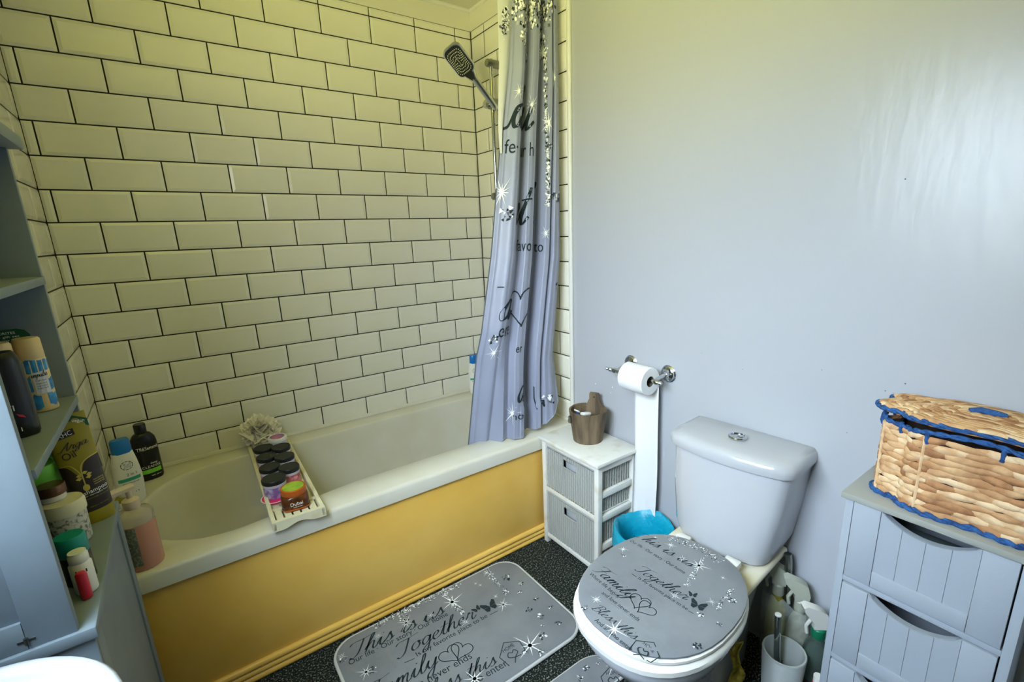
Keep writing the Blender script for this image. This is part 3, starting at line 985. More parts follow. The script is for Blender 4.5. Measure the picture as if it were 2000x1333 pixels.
for z0, z1 in ((.054, .245), (.279, .455)):
    bk = thing('wicker_basket', None, None)
    bk.parent = unit
    w = (UY1 - UY0) - 2 * pw - .008
    fy = UY1 - pw - .004
    h = z1 - z0
    wf = MB()
    weave_face(wf, (UX0 + .010, fy, z0), (0, -1, 0), (0, 0, 1), (-1, 0, 0), w, h, (w * .36, w * .64, h * .70, h * .90))
    weave_face(wf, (UX0 + .012, fy - w, z0), (1, 0, 0), (0, 0, 1), (0, -1, 0), .175, h)
    weave_face(wf, (UX0 + .187, fy, z0), (-1, 0, 0), (0, 0, 1), (0, 1, 0), .175, h)
    wf.box((UX0 + .013, fy - w + .003, z0), (UX0 + .186, fy - .003, z0 + .004))
    wf.box((UX0 + .184, fy - w + .003, z0), (UX0 + .187, fy - .003, z1))
    wf.obj('woven_body', 'grey_wicker', bk, smooth=50)
    rm = MB()
    rm.tube([(UX0 + .010, fy, z1), (UX0 + .010, fy - w, z1), (UX0 + .186, fy - w, z1), (UX0 + .186, fy, z1), (UX0 + .010, fy, z1)], .004, 8)
    a, b, c, d = fy - w * .355, fy - w * .645, z0 + h * .69, z0 + h * .91
    rm.tube([(UX0 + .008, a, c), (UX0 + .008, b, c), (UX0 + .008, b, d), (UX0 + .008, a, d), (UX0 + .008, a, c)], .0032, 8)
    rm.obj('rim_and_handle_hole', 'grey_wicker', bk)
    MB().box((UX0 + .03, fy - w * .7, z0 + .02), (UX0 + .15, fy - w * .3, z1 - .022), bev=.01).obj('folded_towel', 'print_mid' if z0 > .2 else 'cup_grey', bk)
ds = MB()
for k in range(60):
    y = random.uniform(UY0 + pw, UY1 - pw)
    ds.box((UX0 + .003, y, .275), (UX0 + .003 + random.uniform(.003, .009), y + random.uniform(.002, .008), .275 + random.uniform(.001, .004)))
ds.obj('dust', 'dust', unit, smooth=0, kind='stuff')

# ------------------------------------------------------------------ wooden bucket and what is in it
bkx, bky = -.104, -.910
bucket = thing('wooden_bucket', 'small brown wooden bucket with one tall handle stave on the white tower', 'bucket', (bkx, bky, UZ))
N = 14
for k in range(N):
    a0, a1 = 2 * PI * k / N, 2 * PI * (k + 1) / N - .012
    ha = .128
    tall = False
    R0, R1, th = .059, .076, .0075
    vs = []
    for z, rr in ((0, R0), (ha + (.052 if tall else random.uniform(-.001, .001)), R1 + (.004 if tall else 0))):
        for a in (a0, (a0 + a1) / 2, a1):
            for t in (0, -th):
                q = 1.0
                vs.append(((rr + t) * math.cos(a), (rr + t) * math.sin(a), z))
    fs = [(0, 2, 8, 6), (2, 4, 10, 8), (3, 1, 7, 9), (5, 3, 9, 11), (6, 8, 9, 7), (8, 10, 11, 9), (1, 0, 6, 7), (4, 5, 11, 10), (2, 0, 1, 3), (4, 2, 3, 5)]
    if not tall:
        MB().add(vs, fs).obj('stave', 'bucket_wood', bucket, smooth=40)
hb = [(-.026, .0), (.026, .0), (.032, .122), (.027, .136), (.021, .150), (.021, .170), (.018, .176), (-.018, .176), (-.021, .170), (-.021, .150), (-.027, .136), (-.032, .122)]
ang = .42        # handle stave stands on the side nearest the wall and towards the room
hx, hy = math.cos(ang), math.sin(ang)
hd = MB()
pts0 = []
for off in (0, -.009):
    for u, z in hb:
        rr = .0575 + (.0742 - .0575) * min(1, z / .128) + off
        if z > .128:
            rr = .0742 + off
        pts0.append((rr * hx - u * hy, rr * hy + u * hx, z))
n = len(hb)
hd.add(pts0, [tuple(range(n)), tuple(range(2 * n - 1, n - 1, -1))] + [(k, k + n, (k + 1) % n + n, (k + 1) % n) for k in range(n)])
hd.obj('handle_stave', 'bucket_wood', bucket, smooth=30)
MB().lathe([(.004, -.001), (.0035, .001), (0, .001)], 12, T=frame((.0645 * hx, .0645 * hy, .158), (-hx, -hy, 0))).obj('painted_peg_hole', 'hole_shade', bucket)  # solid dark disc: the shade of a hole put into its colour
MB().lathe([(.052, .004), (.052, .012), (0, .012)], 24).obj('base', 'bucket_inside', bucket)
ck = MB()
ck.box((-.079, .018, .082), (-.069, .030, .112), bev=.002)
ck.tube([(-.077, .020, .109), (-.083, .024, .100), (-.079, .028, .086)], .0018, 8)
ck.obj('metal_clasp', 'chrome_dull', bucket)
rz = thing('disposable_razor', 'blue handled razor lying in the wooden bucket', 'razor', (bkx, bky, UZ))
MB().tube([(-.005, .035, .03), (-.030, .030, .118)], .004, 8).obj('handle', 'razor_blue', rz)
MB().box((-.006, -.013, -.003), (.006, .013, .003), bev=.002, T=frame((-.031, .030, .120), (.6, 0, .8))).obj('razor_head', 'white_plastic', rz)
cb_ = thing('nail_brush', 'white brush with a thin handle in the wooden bucket', 'brush', (bkx, bky, UZ))
MB().tube([(.030, -.030, .06), (-.005, .005, .112)], .0035, 8).obj('handle', 'white_plastic', cb_)
MB().box((-.02, -.013, -.007), (.02, .013, .007), bev=.005, T=frame((-.012, .000, .112), (.2, .2, 1))).obj('brush_head', 'white_plastic', cb_)

# ------------------------------------------------------------------ toilet roll holder, roll, hanging sheet
rh = thing('toilet_roll_holder', 'chrome toilet roll holder with round wall plates on the painted wall', 'roll holder', (0, 0, 0))
RZ, RX = .808, -.078
YA, YB = -1.036, -1.208
for y, zc in ((YA, .824), (YB, .820)):
    T = frame((.004, y, zc), (-1, 0, 0))
    pl = MB().lathe([(.030, 0), (.031, .004), (.027, .007), (.026, .011), (.021, .014), (.012, .016), (.009, .024), (0, .024)], 28, T=T)
    pl.obj('wall_plate', 'chrome', rh)
    MB().tube([(-.010, y, zc), (-.045, y, zc - .004), (RX, y, RZ)], [.008, .006, .007], 12).obj('arm', 'chrome', rh)
sp = MB()
prof = [(0, -.140), (.005, -.138), (.0065, -.133), (.004, -.128), (.008, -.122), (.0095, -.115), (.006, -.108), (.0095, -.102), (.010, -.092), (.0065, -.088), (.0065, .088),
        (.010, .092), (.0095, .100), (.006, .106), (.008, .112), (.005, .118), (0, .119)]
sp.lathe(prof, 16, T=frame((RX, (YA + YB) / 2 - .006, RZ), (0, 1, 0)) @ Matrix.Scale(-1, 4, (0, 0, 1)) if False else frame((RX, (YA + YB) / 2, RZ), (0, -1, 0)))
sp.obj('spindle', 'chrome', rh)
roll = thing('toilet_roll', 'white toilet roll on the chrome holder, its paper hanging down', 'toilet roll', (0, 0, 0))
ym, hw = (YA + YB) / 2 - .018, .054
RR = .050
rc = (RX, ym, RZ - .004)
rb = MB().lathe([(.0195, -hw), (RR - .002, -hw), (RR, -hw + .002), (RR, hw - .002), (RR - .002, hw), (.0195, hw), (.0195, -hw)], 40, T=frame(rc, (0, 1, 0)))
rb.f = [f for f in rb.f if len(f) < 20]
rb.m = rb.m[:len(rb.f)]
rb.obj('wound_paper', 'paper', roll)
co = MB().lathe([(.019, -hw + .001), (.019, hw - .001), (.0178, hw - .001), (.0178, -hw + .001), (.019, -hw + .001)], 24, T=frame(rc, (0, 1, 0)))
co.f = [f for f in co.f if len(f) < 20]
co.m = co.m[:len(co.f)]
co.obj('card_core', 'paper_core', roll)
# hanging sheet leaves the back of the roll and drops behind it
sh = MB()
vs = []
nz = 46
for i in range(nz + 1):
    z = RZ - .02 - (RZ - .02 - .135) * i / nz
    t = i / nz
    crumple = max(0, t - .70) * 3.0
    for k in range(13):
        s_ = k / 12
        y = ym + hw - 2 * hw * s_ - .012 * t
        y += .004 * t * math.sin(9 * t)
        x = RX + RR - .004 + .004 * math.sin(5 * t + 1.2 * s_) * t + crumple * .006 * math.sin(s_ * 23 + 3 * t) + .004 * math.sin(s_ * PI)
        x = min(x, -.012)
        vs.append((x, y, z))
fs = [(i * 13 + k, i * 13 + k + 1, (i + 1) * 13 + k + 1, (i + 1) * 13 + k) for i in range(nz) for k in range(12)]
sh.add(vs, fs)
sheet = sh.obj('hanging_sheet', 'paper', roll, smooth=60)
sd = sheet.modifiers.new('thickness', 'SOLIDIFY')
sd.thickness = .0006

# ------------------------------------------------------------------ waste bin with turquoise liner, between tower and toilet
bx, by = -.125, -1.225
bin_ = thing('waste_bin', 'small round waste bin with a turquoise liner beside the toilet', 'bin', (bx, by, 0))
MB().lathe([(.078, .001), (.082, .010), (.094, .235), (.096, .24), (.093, .24), (.080, .02), (0, .02)], 32).obj('bin_body', 'bin_white', bin_)
lv = MB()
rings = []
for r_, z_ in ((.068, .03), (.072, .10), (.082, .20), (.088, .250), (.096, .264), (.105, .272), (.111, .262), (.113, .235), (.116, .195)):
    rings.append([((r_ + random.uniform(-.002, .002)) * math.cos(2 * PI * k / 40), (r_ + random.uniform(-.002, .002)) * math.sin(2 * PI * k / 40),
                   z_ + (.008 * math.sin(3 * 2 * PI * k / 40 + 1) + random.uniform(-.004, .004) if z_ > .255 or r_ > .11 else 0)) for k in range(40)])
lv.loft(rings, cap0=True, cap1=False)
lv.obj('liner', 'teal_liner', bin_, smooth=80)

# ------------------------------------------------------------------ grey drawer cabinet on the right
dc = thing('drawer_cabinet', 'pale grey three-drawer cabinet with scooped handles against the painted wall', 'cabinet')
DX0, DX1, DY0, DY1, DZ = -.190, -.002, -2.158, -1.852, .722
MB().box((DX0 - .010, DY0 - .008, DZ - .014), (DX1, DY1 + .008, DZ), bev=.0015).obj('top_board', 'grey_cab_top', dc)
for y in (DY0, DY1 - .016):
    MB().box((DX0, y, 0.001), (DX1, y + .016, DZ - .014), bev=.001).obj('side_panel', 'grey_cab', dc)
MB().box((DX1 - .006, DY0 + .016, .02), (DX1, DY1 - .016, DZ - .014)).obj('back_panel', 'grey_cab', dc)
rails = (.06, .282, .506)
for z in rails:
    MB().box((DX0, DY0 + .016, z - .010), (DX1 - .01, DY1 - .016, z + .004), bev=.001).obj('rail', 'grey_cab', dc)
MB().box((DX0 + .004, DY0 + .016, .001), (DX0 + .018, DY1 - .016, .050)).obj('plinth', 'grey_cab', dc)
ya, yb = DY0 + .0185, DY1 - .0185
W = yb - ya


def drawer_front(z0, z1):
    """flat front with a scooped hand-hold in its top edge; outline in (y,z)"""
    d = thing('drawer', None, None)
    d.parent = dc
    sc0, sc1, dep = ya + W * .20, ya + W * .80, .034
    top = []
    for k in range(19):
        t = k / 18
        top.append((sc0 + (sc1 - sc0) * t, z1 - dep * math.sin(PI * t) ** .7 if 0 < k < 18 else z1))
    outline = [(ya, z0), (ya, z1)] + top + [(yb, z1), (yb, z0)]
    n = len(outline)
    mb = MB()
    vs = [(DX0 - .001, y, z) for y, z in outline] + [(DX0 + .014, y, z) for y, z in outline]
    # fill as vertical strips so that the concave edge stays clean
    fs = []
    for k in range(1, n - 2):
        pass
    cols = [(ya, z1)] + top + [(yb, z1)]
    for a, b in zip(cols[:-1], cols[1:]):
        if b[0] - a[0] < 1e-6:
            continue
        for x, fl_ in ((DX0 - .001, False), (DX0 + .014, True)):
            q = [(x, a[0], z0), (x, b[0], z0), (x, b[0], b[1]), (x, a[0], a[1])]
            mb.add(q, [(3, 2, 1, 0)] if not fl_ else [(0, 1, 2, 3)])
        mb.add([(DX0 - .001, a[0], a[1]), (DX0 - .001, b[0], b[1]), (DX0 + .014, b[0], b[1]), (DX0 + .014, a[0], a[1])], [(0, 1, 2, 3)])
    mb.add([(DX0 - .001, ya, z0), (DX0 + .014, ya, z0), (DX0 + .014, ya, z1), (DX0 - .001, ya, z1)], [(0, 1, 2, 3)])
    mb.add([(DX0 - .001, yb, z0), (DX0 + .014, yb, z0), (DX0 + .014, yb, z1), (DX0 - .001, yb, z1)], [(3, 2, 1, 0)])
    mb.add([(DX0 - .001, ya, z0), (DX0 - .001, yb, z0), (DX0 + .014, yb, z0), (DX0 + .014, ya, z0)], [(0, 1, 2, 3)])
    mb.obj('drawer_front', 'grey_cab', d, smooth=0)
    # raised stile-and-rail border with tongue-and-groove centre
    bd = MB()
    st, rl = .052, .040
    x0, x1 = DX0 - .0055, DX0 - .0005
    for q0, q1 in ((yb - st, yb), (ya, ya + st)):
        MB().box((x0, q0, z0), (x1, q1, z1), bev=.001).obj('stile', 'grey_cab', d)
    MB().box((x0, ya + st + .0006, z0), (x1, yb - st - .0006, z0 + rl), bev=.001).obj('bottom_rail', 'grey_cab', d)
    nb = 4
    bw = (W - 2 * st) / nb
    for k in range(nb):
        y0_ = ya + st + bw * k
        t0, t1 = (y0_ - sc0) / (sc1 - sc0), (y0_ + bw - sc0) / (sc1 - sc0)
        strip = MB()
        m_ = 6
        pts = []
        for q in range(m_ + 1):
            y = y0_ + .0008 + (bw - .0016) * q / m_
            t = (y - sc0) / (sc1 - sc0)
            zt = z1 - dep * math.sin(PI * min(1, max(0, t))) ** .7 if 0 < t < 1 else z1
            pts.append((y, zt - .0004))
        for (p0, p1) in zip(pts[:-1], pts[1:]):
            strip.add([(DX0 - .0032, p0[0], z0 + rl), (DX0 - .0032, p1[0], z0 + rl), (DX0 - .0032, p1[0], p1[1]), (DX0 - .0032, p0[0], p0[1])], [(3, 2, 1, 0)])
            strip.add([(DX0 - .0032, p0[0], p0[1]), (DX0 - .0032, p1[0], p1[1]), (DX0 - .0008, p1[0], p1[1]), (DX0 - .0008, p0[0], p0[1])], [(0, 1, 2, 3)])
        for y, sg in ((pts[0], 1), (pts[-1], -1)):
            strip.add([(DX0 - .0032, y[0], z0 + rl), (DX0 - .0032, y[0], y[1]), (DX0 - .0006, y[0], y[1]), (DX0 - .0006, y[0], z0 + rl)], [(0, 1, 2, 3)])
        strip.obj('plank', 'grey_cab', d, smooth=0)
    bxm = MB()
    bxm.box((DX0 + .015, ya + .006, z0 + .004), (DX1 - .02, ya + .012, z1 - .03))
    bxm.box((DX0 + .015, yb - .012, z0 + .004), (DX1 - .02, yb - .006, z1 - .03))
    bxm.box((DX0 + .015, ya + .006, z0 + .004), (DX1 - .02, yb - .006, z0 + .008))
    bxm.obj('drawer_box', 'cab_inner', d, smooth=0)


for z0, z1 in ((.068, .270), (.290, .494), (.514, .706)):
    drawer_front(z0, z1)
cmb = thing('hair_comb', 'dark fine-toothed comb lying in the top drawer of the grey cabinet', 'comb', (0, 0, 0))
cm = MB()
cm.box((DX0 + .045, -2.08, .640), (DX0 + .056, -1.95, .646))
for k in range(44):
    y = -2.078 + k * .0029
    cm.box((DX0 + .022, y, .6415), (DX0 + .046, y + .0013, .6445))
cm.obj('comb_body', 'dark_plastic', cmb, smooth=0)
MB().box((DX0 + .018, -2.09, .6), (DX0 + .10, -1.94, .640), bev=.004).obj('box_below', 'cab_inner', dc)

# ------------------------------------------------------------------ seagrass basket: scalloped sides, lid with coiled braid, blue cord
bkt = thing('woven_basket', 'lidded seagrass basket with scalloped sides and blue cord edges on the grey cabinet', 'basket', (-.098, -2.040, DZ))


def scallop(t, ax=.080, ay=.158, amp=.12, p=2.6, n=7, ph=1.1415):
    c, s_ = math.cos(t), math.sin(t)
    x = math.copysign(abs(c) ** (2 / p), c) * ax
    y = math.copysign(abs(s_) ** (2 / p), s_) * ay
    k = 1 - amp * abs(math.cos(n / 2 * t + ph)) ** 5
    return x * k, y * k


BH = .175
# each side strand is a twisted leaf strip laid in courses round the basket
NC, NS = 13, 26
strand_meshes = ['seagrass', 'seagrass', 'seagrass_pale', 'seagrass_pale', 'seagrass_brown']
rest = MB()
hi = 0
for c in range(NC):
    z = .012 + (BH - .022) * c / (NC - 1)
    for k in range(NS):
        t0 = 2 * PI * (k + .5 * (c % 2) + random.uniform(-.1, .1)) / NS
        t1 = t0 + 2 * PI / NS * random.uniform(1.5, 1.8)
        pts, vs = [], []
        tilt = random.uniform(-.010, .010)
        for q in range(7):
            s_ = q / 6
            x, y = scallop(t0 + (t1 - t0) * s_)
            o = 1 + .030 * math.sin(PI * s_) - .012
            pts.append((x * o, y * o, z + tilt * (s_ - .5) + random.uniform(-.0008, .0008)))
        wd = random.uniform(.85, 1.2)
        for q, p in enumerate(pts):
            s_ = q / 6
            hw_ = .0012 + .0070 * math.sin(PI * s_) ** .9 * wd
            a, b = pts[min(q + 1, 6)], pts[max(q - 1, 0)]
            tx, ty = a[0] - b[0], a[1] - b[1]
            L = math.hypot(tx, ty) or 1
            nx, ny = ty / L, -tx / L
            if nx * p[0] + ny * p[1] < 0:
                nx, ny = -nx, -ny
            bul = .0042 * math.sin(PI * s_)
            vs += [(p[0], p[1], p[2] - hw_), (p[0] + nx * bul, p[1] + ny * bul, p[2] - hw_ * .4), (p[0] + nx * bul, p[1] + ny * bul, p[2] + hw_ * .4), (p[0], p[1], p[2] + hw_)]
        fs = [(q * 4 + j, (q + 1) * 4 + j, (q + 1) * 4 + j + 1, q * 4 + j + 1) for q in range(6) for j in range(3)]
        mx, my = pts[3][0], pts[3][1]
        if (mx < -.035 or my > .11) and hi < 295:         # the sides in view: every strand is a piece of its own
            hi += 1
            MB().add(vs, fs).obj('strand', random.choice(strand_meshes), bkt, smooth=60)
        else:
            rest.add(vs, fs)
rest.obj('strands', 'seagrass', bkt, smooth=60, kind='stuff')
for t in (2.02, 2.80):
    x, y = scallop(t)
    MB().tube([(x * 1.03, y * 1.03, .008), (x * 1.035, y * 1.035, BH - .004)], .0034, 8).obj('corner_stake', 'seagrass_pale', bkt)
lin_ = MB()
rings = [[(*[q * .955 for q in scallop(2 * PI * k / 96)], z) for k in range(96)] for z in (.004, BH - .006)]
lin_.loft(rings, cap1=False)
lin_.obj('gap_shade_backing', 'basket_gap_shade', bkt, smooth=60)  # backing coloured dark to paint the shade in the gaps between strands


def cord(name, pts, r, seg=8):
    """two-ply twisted cord along a closed path"""
    P3 = crom(pts, 2, True) if len(pts) < 150 else [Vector(p) for p in pts]
    mb = MB()
    n = len(P3)
    for ph in (0, PI):
        path = []
        for i in range(n + 1):
            p, a = P3[i % n], (P3[(i + 1) % n] - P3[i - 1]).normalized()
            s1 = a.cross(Vector((0, 0, 1))).normalized()
            s2 = a.cross(s1)
            w = i * .9 + ph
            path.append(p + (s1 * math.cos(w) + s2 * math.sin(w)) * r * .55)
        mb.tube(path, r * .72, 6)
    return mb


cord('c', [(*[q * 1.035 for q in scallop(2 * PI * k / 160)], .006) for k in range(160)], .0065).obj('base_cord', 'blue_cord', bkt, smooth=60)
cord('c', [(*[q * 1.02 for q in scallop(2 * PI * k / 160)], BH + .004 + .006 * math.cos(8 * PI * k / 160)) for k in range(160)], .0048).obj('rim_cord', 'blue_cord', bkt, smooth=60)
for k in range(12):
    t = 2 * PI * k / 12 + .2
    x, y = scallop(t)
    MB().tube([(x * 1.04, y * 1.04, BH + .006), (x * 1.05, y * 1.05, BH - .010), (x * 1.03, y * 1.03, BH - .018)], .0038, 8).obj('cord_stitch', 'blue_cord', bkt)
# lid
blid = thing('basket_lid', None, None)
blid.parent = bkt
lz = BH + .030


def lidz(f):
    return lz + .010 * (1 - f * f)


nl = 0
for c in range(11):
    f0 = .14 + .83 * c / 10
    ns = max(9, int(36 * f0))
    for k in range(ns):
        t0 = 2 * PI * (k + .37 * c) / ns
        t1 = t0 + 2 * PI / ns * 1.6
        vs = []
        for q in range(6):
            s_ = q / 5
            t = t0 + (t1 - t0) * s_
            ff = f0 + .045 * (s_ - .5)
            x, y = scallop(t, .086, .172)
            hw_ = (.0084 * math.sin(PI * s_) ** .7 + .0015) * random.uniform(.85, 1.2)
            L = math.hypot(x, y)
            ux, uy = x / L, y / L
            z = lidz(ff) + .004 * math.sin(PI * s_)
            for j, (o, dz) in enumerate(((-1, -.002), (-.4, .003), (.4, .003), (1, -.002))):
                vs.append((x * ff + ux * hw_ * o, y * ff + uy * hw_ * o, z + dz))
        fs = [(q * 4 + j, q * 4 + j + 1, (q + 1) * 4 + j + 1, (q + 1) * 4 + j) for q in range(5) for j in range(3)]
        nl += 1
        if nl <= 290:
            MB().add(vs, fs).obj('strand', random.choice(strand_meshes), blid, smooth=60)
lb = MB()
lb.loft([[(*[q * f for q in scallop(2 * PI * k / 64, .086, .172)], lidz(f) - .005 - d) for k in range(64)] for f, d in ((1.0, .004), (1.0, 0), (.6, 0), (.12, 0))])
lb.obj('lid_base', 'seagrass_brown', blid, smooth=60)
cord('c', [(*[q * 1.03 for q in scallop(2 * PI * k / 160, .086, .172)], lidz(1.0) - .002) for k in range(160)], .0050).obj('lid_cord', 'blue_cord', blid, smooth=60)
MB().tube([(-.006, .026, lidz(0) + .006), (.002, .010, lidz(0) + .010), (-.002, -.010, lidz(0) + .010), (.004, -.026, lidz(0) + .006)], .006, 10).obj('lid_toggle', 'blue_cord', blid)

# ------------------------------------------------------------------ toilet brush, cleaning bottles and rag beside the toilet
tb = thing('toilet_brush', 'toilet brush with chrome handle standing in a ribbed grey holder', 'toilet brush', (-.165, -1.752, 0))
pr = [(.040, .001)]
for k in range(30):
    z = .006 + .165 * k / 29
    pr += [(.043 + .010 * z / .17, z), (.0455 + .010 * z / .17, z + .0028)]
pr += [(.056, .174), (.0545, .178), (.050, .178), (.0485, .172), (.040, .02), (0, .02)]
MB().lathe(pr, 40).obj('ribbed_holder', 'cup_grey', tb, smooth=60)
MB().lathe([(.0485, .150), (0, .150)], 32).obj('inner_shadow_cup', 'cup_dark', tb) if False else None
MB().tube([(.010, .010, .03), (-.006, .016, .16), (-.010, .022, .285)], .0085, 14).obj('handle', 'chrome', tb)
MB().lathe([(.0086, 0), (.0086, .003), (.006, .005), (0, .005)], 16, T=frame((-.010, .022, .284), (-.03, .04, 1))).obj('end_cap', 'white_plastic', tb)
br = MB()
for k in range(120):
    a, z = random.uniform(0, 2 * PI), random.uniform(.03, .10)
    br.tube([(.010, .010, z), (.010 + .030 * math.cos(a), .010 + .030 * math.sin(a), z + random.uniform(-.01, .01))], .0012, 4)
br.obj('bristles', 'cup_dark', tb, smooth=0, kind='stuff')


def spray(name, label, loc, rotz, mats, h=.20, r=.034, lean=0.0, neck='cap_green'):
    t = thing(name, label, 'spray bottle', loc, rotz, None)
    t.rotation_euler = (lean, 0, rotz)
    body, head = mats
    MB().lathe([(r * .9, .001), (r, .008), (r, h * .62), (r * .85, h * .74), (r * .45, h * .86), (r * .42, h * .92), (0, h * .92)], 28).obj('bottle_body', body, t, smooth=60)
    MB().lathe([(r * .52, h * .88), (r * .55, h * .90), (r * .55, h * 1.0), (r * .4, h * 1.02), (0, h * 1.02)], 20).obj('collar', neck, t)
    q = h * 1.02
    out = [(-.018, 0), (.018, 0), (.020, .02), (.046, .052), (.050, .066), (.040, .072), (.006, .060), (-.012, .050), (-.020, .02)]
    hd_ = MB()
    n = len(out)
    for s_, w in ((-1, .012), (1, .012)):
        pass
    vs = [(x, -.011, q + z) for x, z in out] + [(x * .96, -.015, q + z * .98) for x, z in out]
    vs = [(x, yy, q + z) for yy in (-.013, .013) for x, z in out]
    hd_.add(vs, [tuple(range(n)), tuple(range(2 * n - 1, n - 1, -1))] + [(k, k + n, (k + 1) % n + n, (k + 1) % n) for k in range(n)])
    hd_.obj('trigger_head', head, t, smooth=60)
    MB().tube([(.024, 0, q + .022), (.034, 0, q + .002), (.030, 0, q - .022)], .005, 8).obj('trigger', head, t)
    return t


spray('spray_bottle', 'clear spray bottle with green collar and white trigger beside the grey cabinet', (-.070, -1.795, 0), 2.4, ('clear_green', 'trigger_white'), h=.228, r=.034)
s2 = spray('spray_bottle', 'frosted spray bottle in clear plastic wrap, nearest the brush, behind the toilet', (-.046, -1.733, 0), 2.2, ('frost', 'frost'), h=.262, r=.029, neck='frost')
s3 = spray('spray_bottle', 'yellow-tinted spray bottle tucked closest behind the cistern', (-.044, -1.668, 0), 2.0, ('yellow_fluid', 'frost'), h=.275, r=.029, neck='frost')
bg = thing('plastic_bag', 'crumpled clear plastic bag around the cleaning bottles beside the toilet', 'bag', (-.051, -1.701, 0))
rings = []
for j in range(12):
    z = .002 + .255 * j / 11
    rings.append([((.044 + .006 * math.sin(3 * a + j * .7) + random.uniform(-.003, .003)) * math.cos(a),
                   (.068 + .006 * math.sin(2 * a + j * .5) + random.uniform(-.003, .003)) * math.sin(a),
                   z + (random.uniform(-.012, .012) if j == 11 else 0)) for a in [2 * PI * k / 36 for k in range(36)]])
MB().loft(rings, cap0=False, cap1=False).obj('bag_film', 'bag_film', bg, smooth=40)
rd = thing('red_bottle', 'red plastic bottle on the floor against the grey cabinet', 'bottle', (-.142, -1.834, 0))
MB().loft([[(x, y * .8, z) for x, y, _ in sring(0, 0, .035 * s_, .016 * s_, 0, 24)] for z, s_ in ((.001, .95), (.01, 1), (.10, 1), (.125, .85))]).obj('bottle_body', 'red_plastic', rd, smooth=50)
MB().lathe([(.012, .124), (.012, .145), (0, .145)], 16).obj('cap', 'white_plastic', rd)
rg = thing('yellow_cloth', 'yellow cleaning cloth hanging behind the toilet seat', 'cloth', (-.250, -1.662, .001))
rv = []
for j in range(14):
    for k in range(7):
        rv.append((.010 * math.sin(k * 1.3 + j * .5) + .012 * math.sin(j * .35), -.018 + .006 * k * (1 - .03 * j) + .005 * math.sin(j * .8), .0 + .205 * j / 13))
rgm = MB().add(rv, [(j * 7 + k, j * 7 + k + 1, (j + 1) * 7 + k + 1, (j + 1) * 7 + k) for j in range(13) for k in range(6)])
ro = rgm.obj('cloth_sheet', 'yellow_rag', rg, smooth=60)
ro.modifiers.new('thickness', 'SOLIDIFY').thickness = .003

# ------------------------------------------------------------------ shower curtain on its rail
def interp(tab, v):
    """tab = [(key, value)...] with rising keys, smooth between"""
    if v <= tab[0][0]:
        return tab[0][1]
    for (a, b), (c, d) in zip(tab[:-1], tab[1:]):
        if v <= c:
            t = (v - a) / (c - a)
            return b + (d - b) * t
    return tab[-1][1]


def smooth_interp(tab, v):
    if v <= tab[0][0]:
        return tab[0][1]
    for (a, b), (c, d) in zip(tab[:-1], tab[1:]):
        if v <= c:
            t = (v - a) / (c - a)
            t = t * t * (3 - 2 * t)
            return b + (d - b) * t
    return tab[-1][1]


CXL = [(.40, -.478), (.85, -.442), (1.24, -.363), (1.70, -.294), (1.90, -.256), (2.20, -.222)]
CXR = [(.50, -.085), (.79, -.072), (1.22, -.022), (1.71, -.014), (2.20, -.014)]
CFOLD = [(0, .012), (.04, -.004), (.150, -.032), (.19, -.028), (.355, .012), (.385, -.026), (.43, -.030), (.495, -.026), (.535, .026), (.60, .034), (.645, .030), (.690, -.024),
         (.73, -.026), (.775, -.004), (.795, -.026), (.86, -.020), (1.0, .020)]
CBOT = [(0, .405), (.20, .415), (.27, .494), (.45, .490), (.62, .492), (.78, .515), (.92, .565), (1.0, .600)]
CTOP = 2.195


def curtain_pt(t, z):
    xl, xr = interp(CXL, z), interp(CXR, z)
    x = xl + (xr - xl) * t
    amp = 1.0 if z < 1.6 else 1.0 - .35 * (z - 1.6) / .6
    y = -.672 + smooth_interp(CFOLD, t) * amp
    y += .006 * math.sin(9 * t + 2.2 * z) * (1 if z < 1.9 else .4)
    y += .0012 * math.sin(31 * t + 1.1 * math.sin(3 * z))
    low = max(0.0, (.95 - z) / .5)
    if t < .27:                       # this part drops inside the bath
        y += .075 * min(1, low) * min(1, (.27 - t) / .08)
    if t > .70 and z < .80:           # outer corner flips forward over the rim
        y -= .055 * min(1, (.80 - z) / .25) * (t - .70) / .30
    if t > .45 and z < .62:
        y -= .012 * (1 - abs(t - .6) / .4 if abs(t - .6) < .4 else 0)
    return Vector((x, y, z))


cur = thing('shower_curtain', 'grey shower curtain with printed lettering drawn to the right end of the bath', 'curtain')
nt, nz = 170, 110
vs = []
for j in range(nz + 1):
    for i in range(nt + 1):
        t = i / nt
        zb = interp(CBOT, t)
        vs.append(tuple(curtain_pt(t, CTOP + (zb - CTOP) * j / nz)))
cm_ = MB().add(vs, [(j * (nt + 1) + i, (j + 1) * (nt + 1) + i, (j + 1) * (nt + 1) + i + 1, j * (nt + 1) + i + 1) for j in range(nz) for i in range(nt)])
cloth = cm_.obj('cloth', 'curtain', cur, smooth=80)
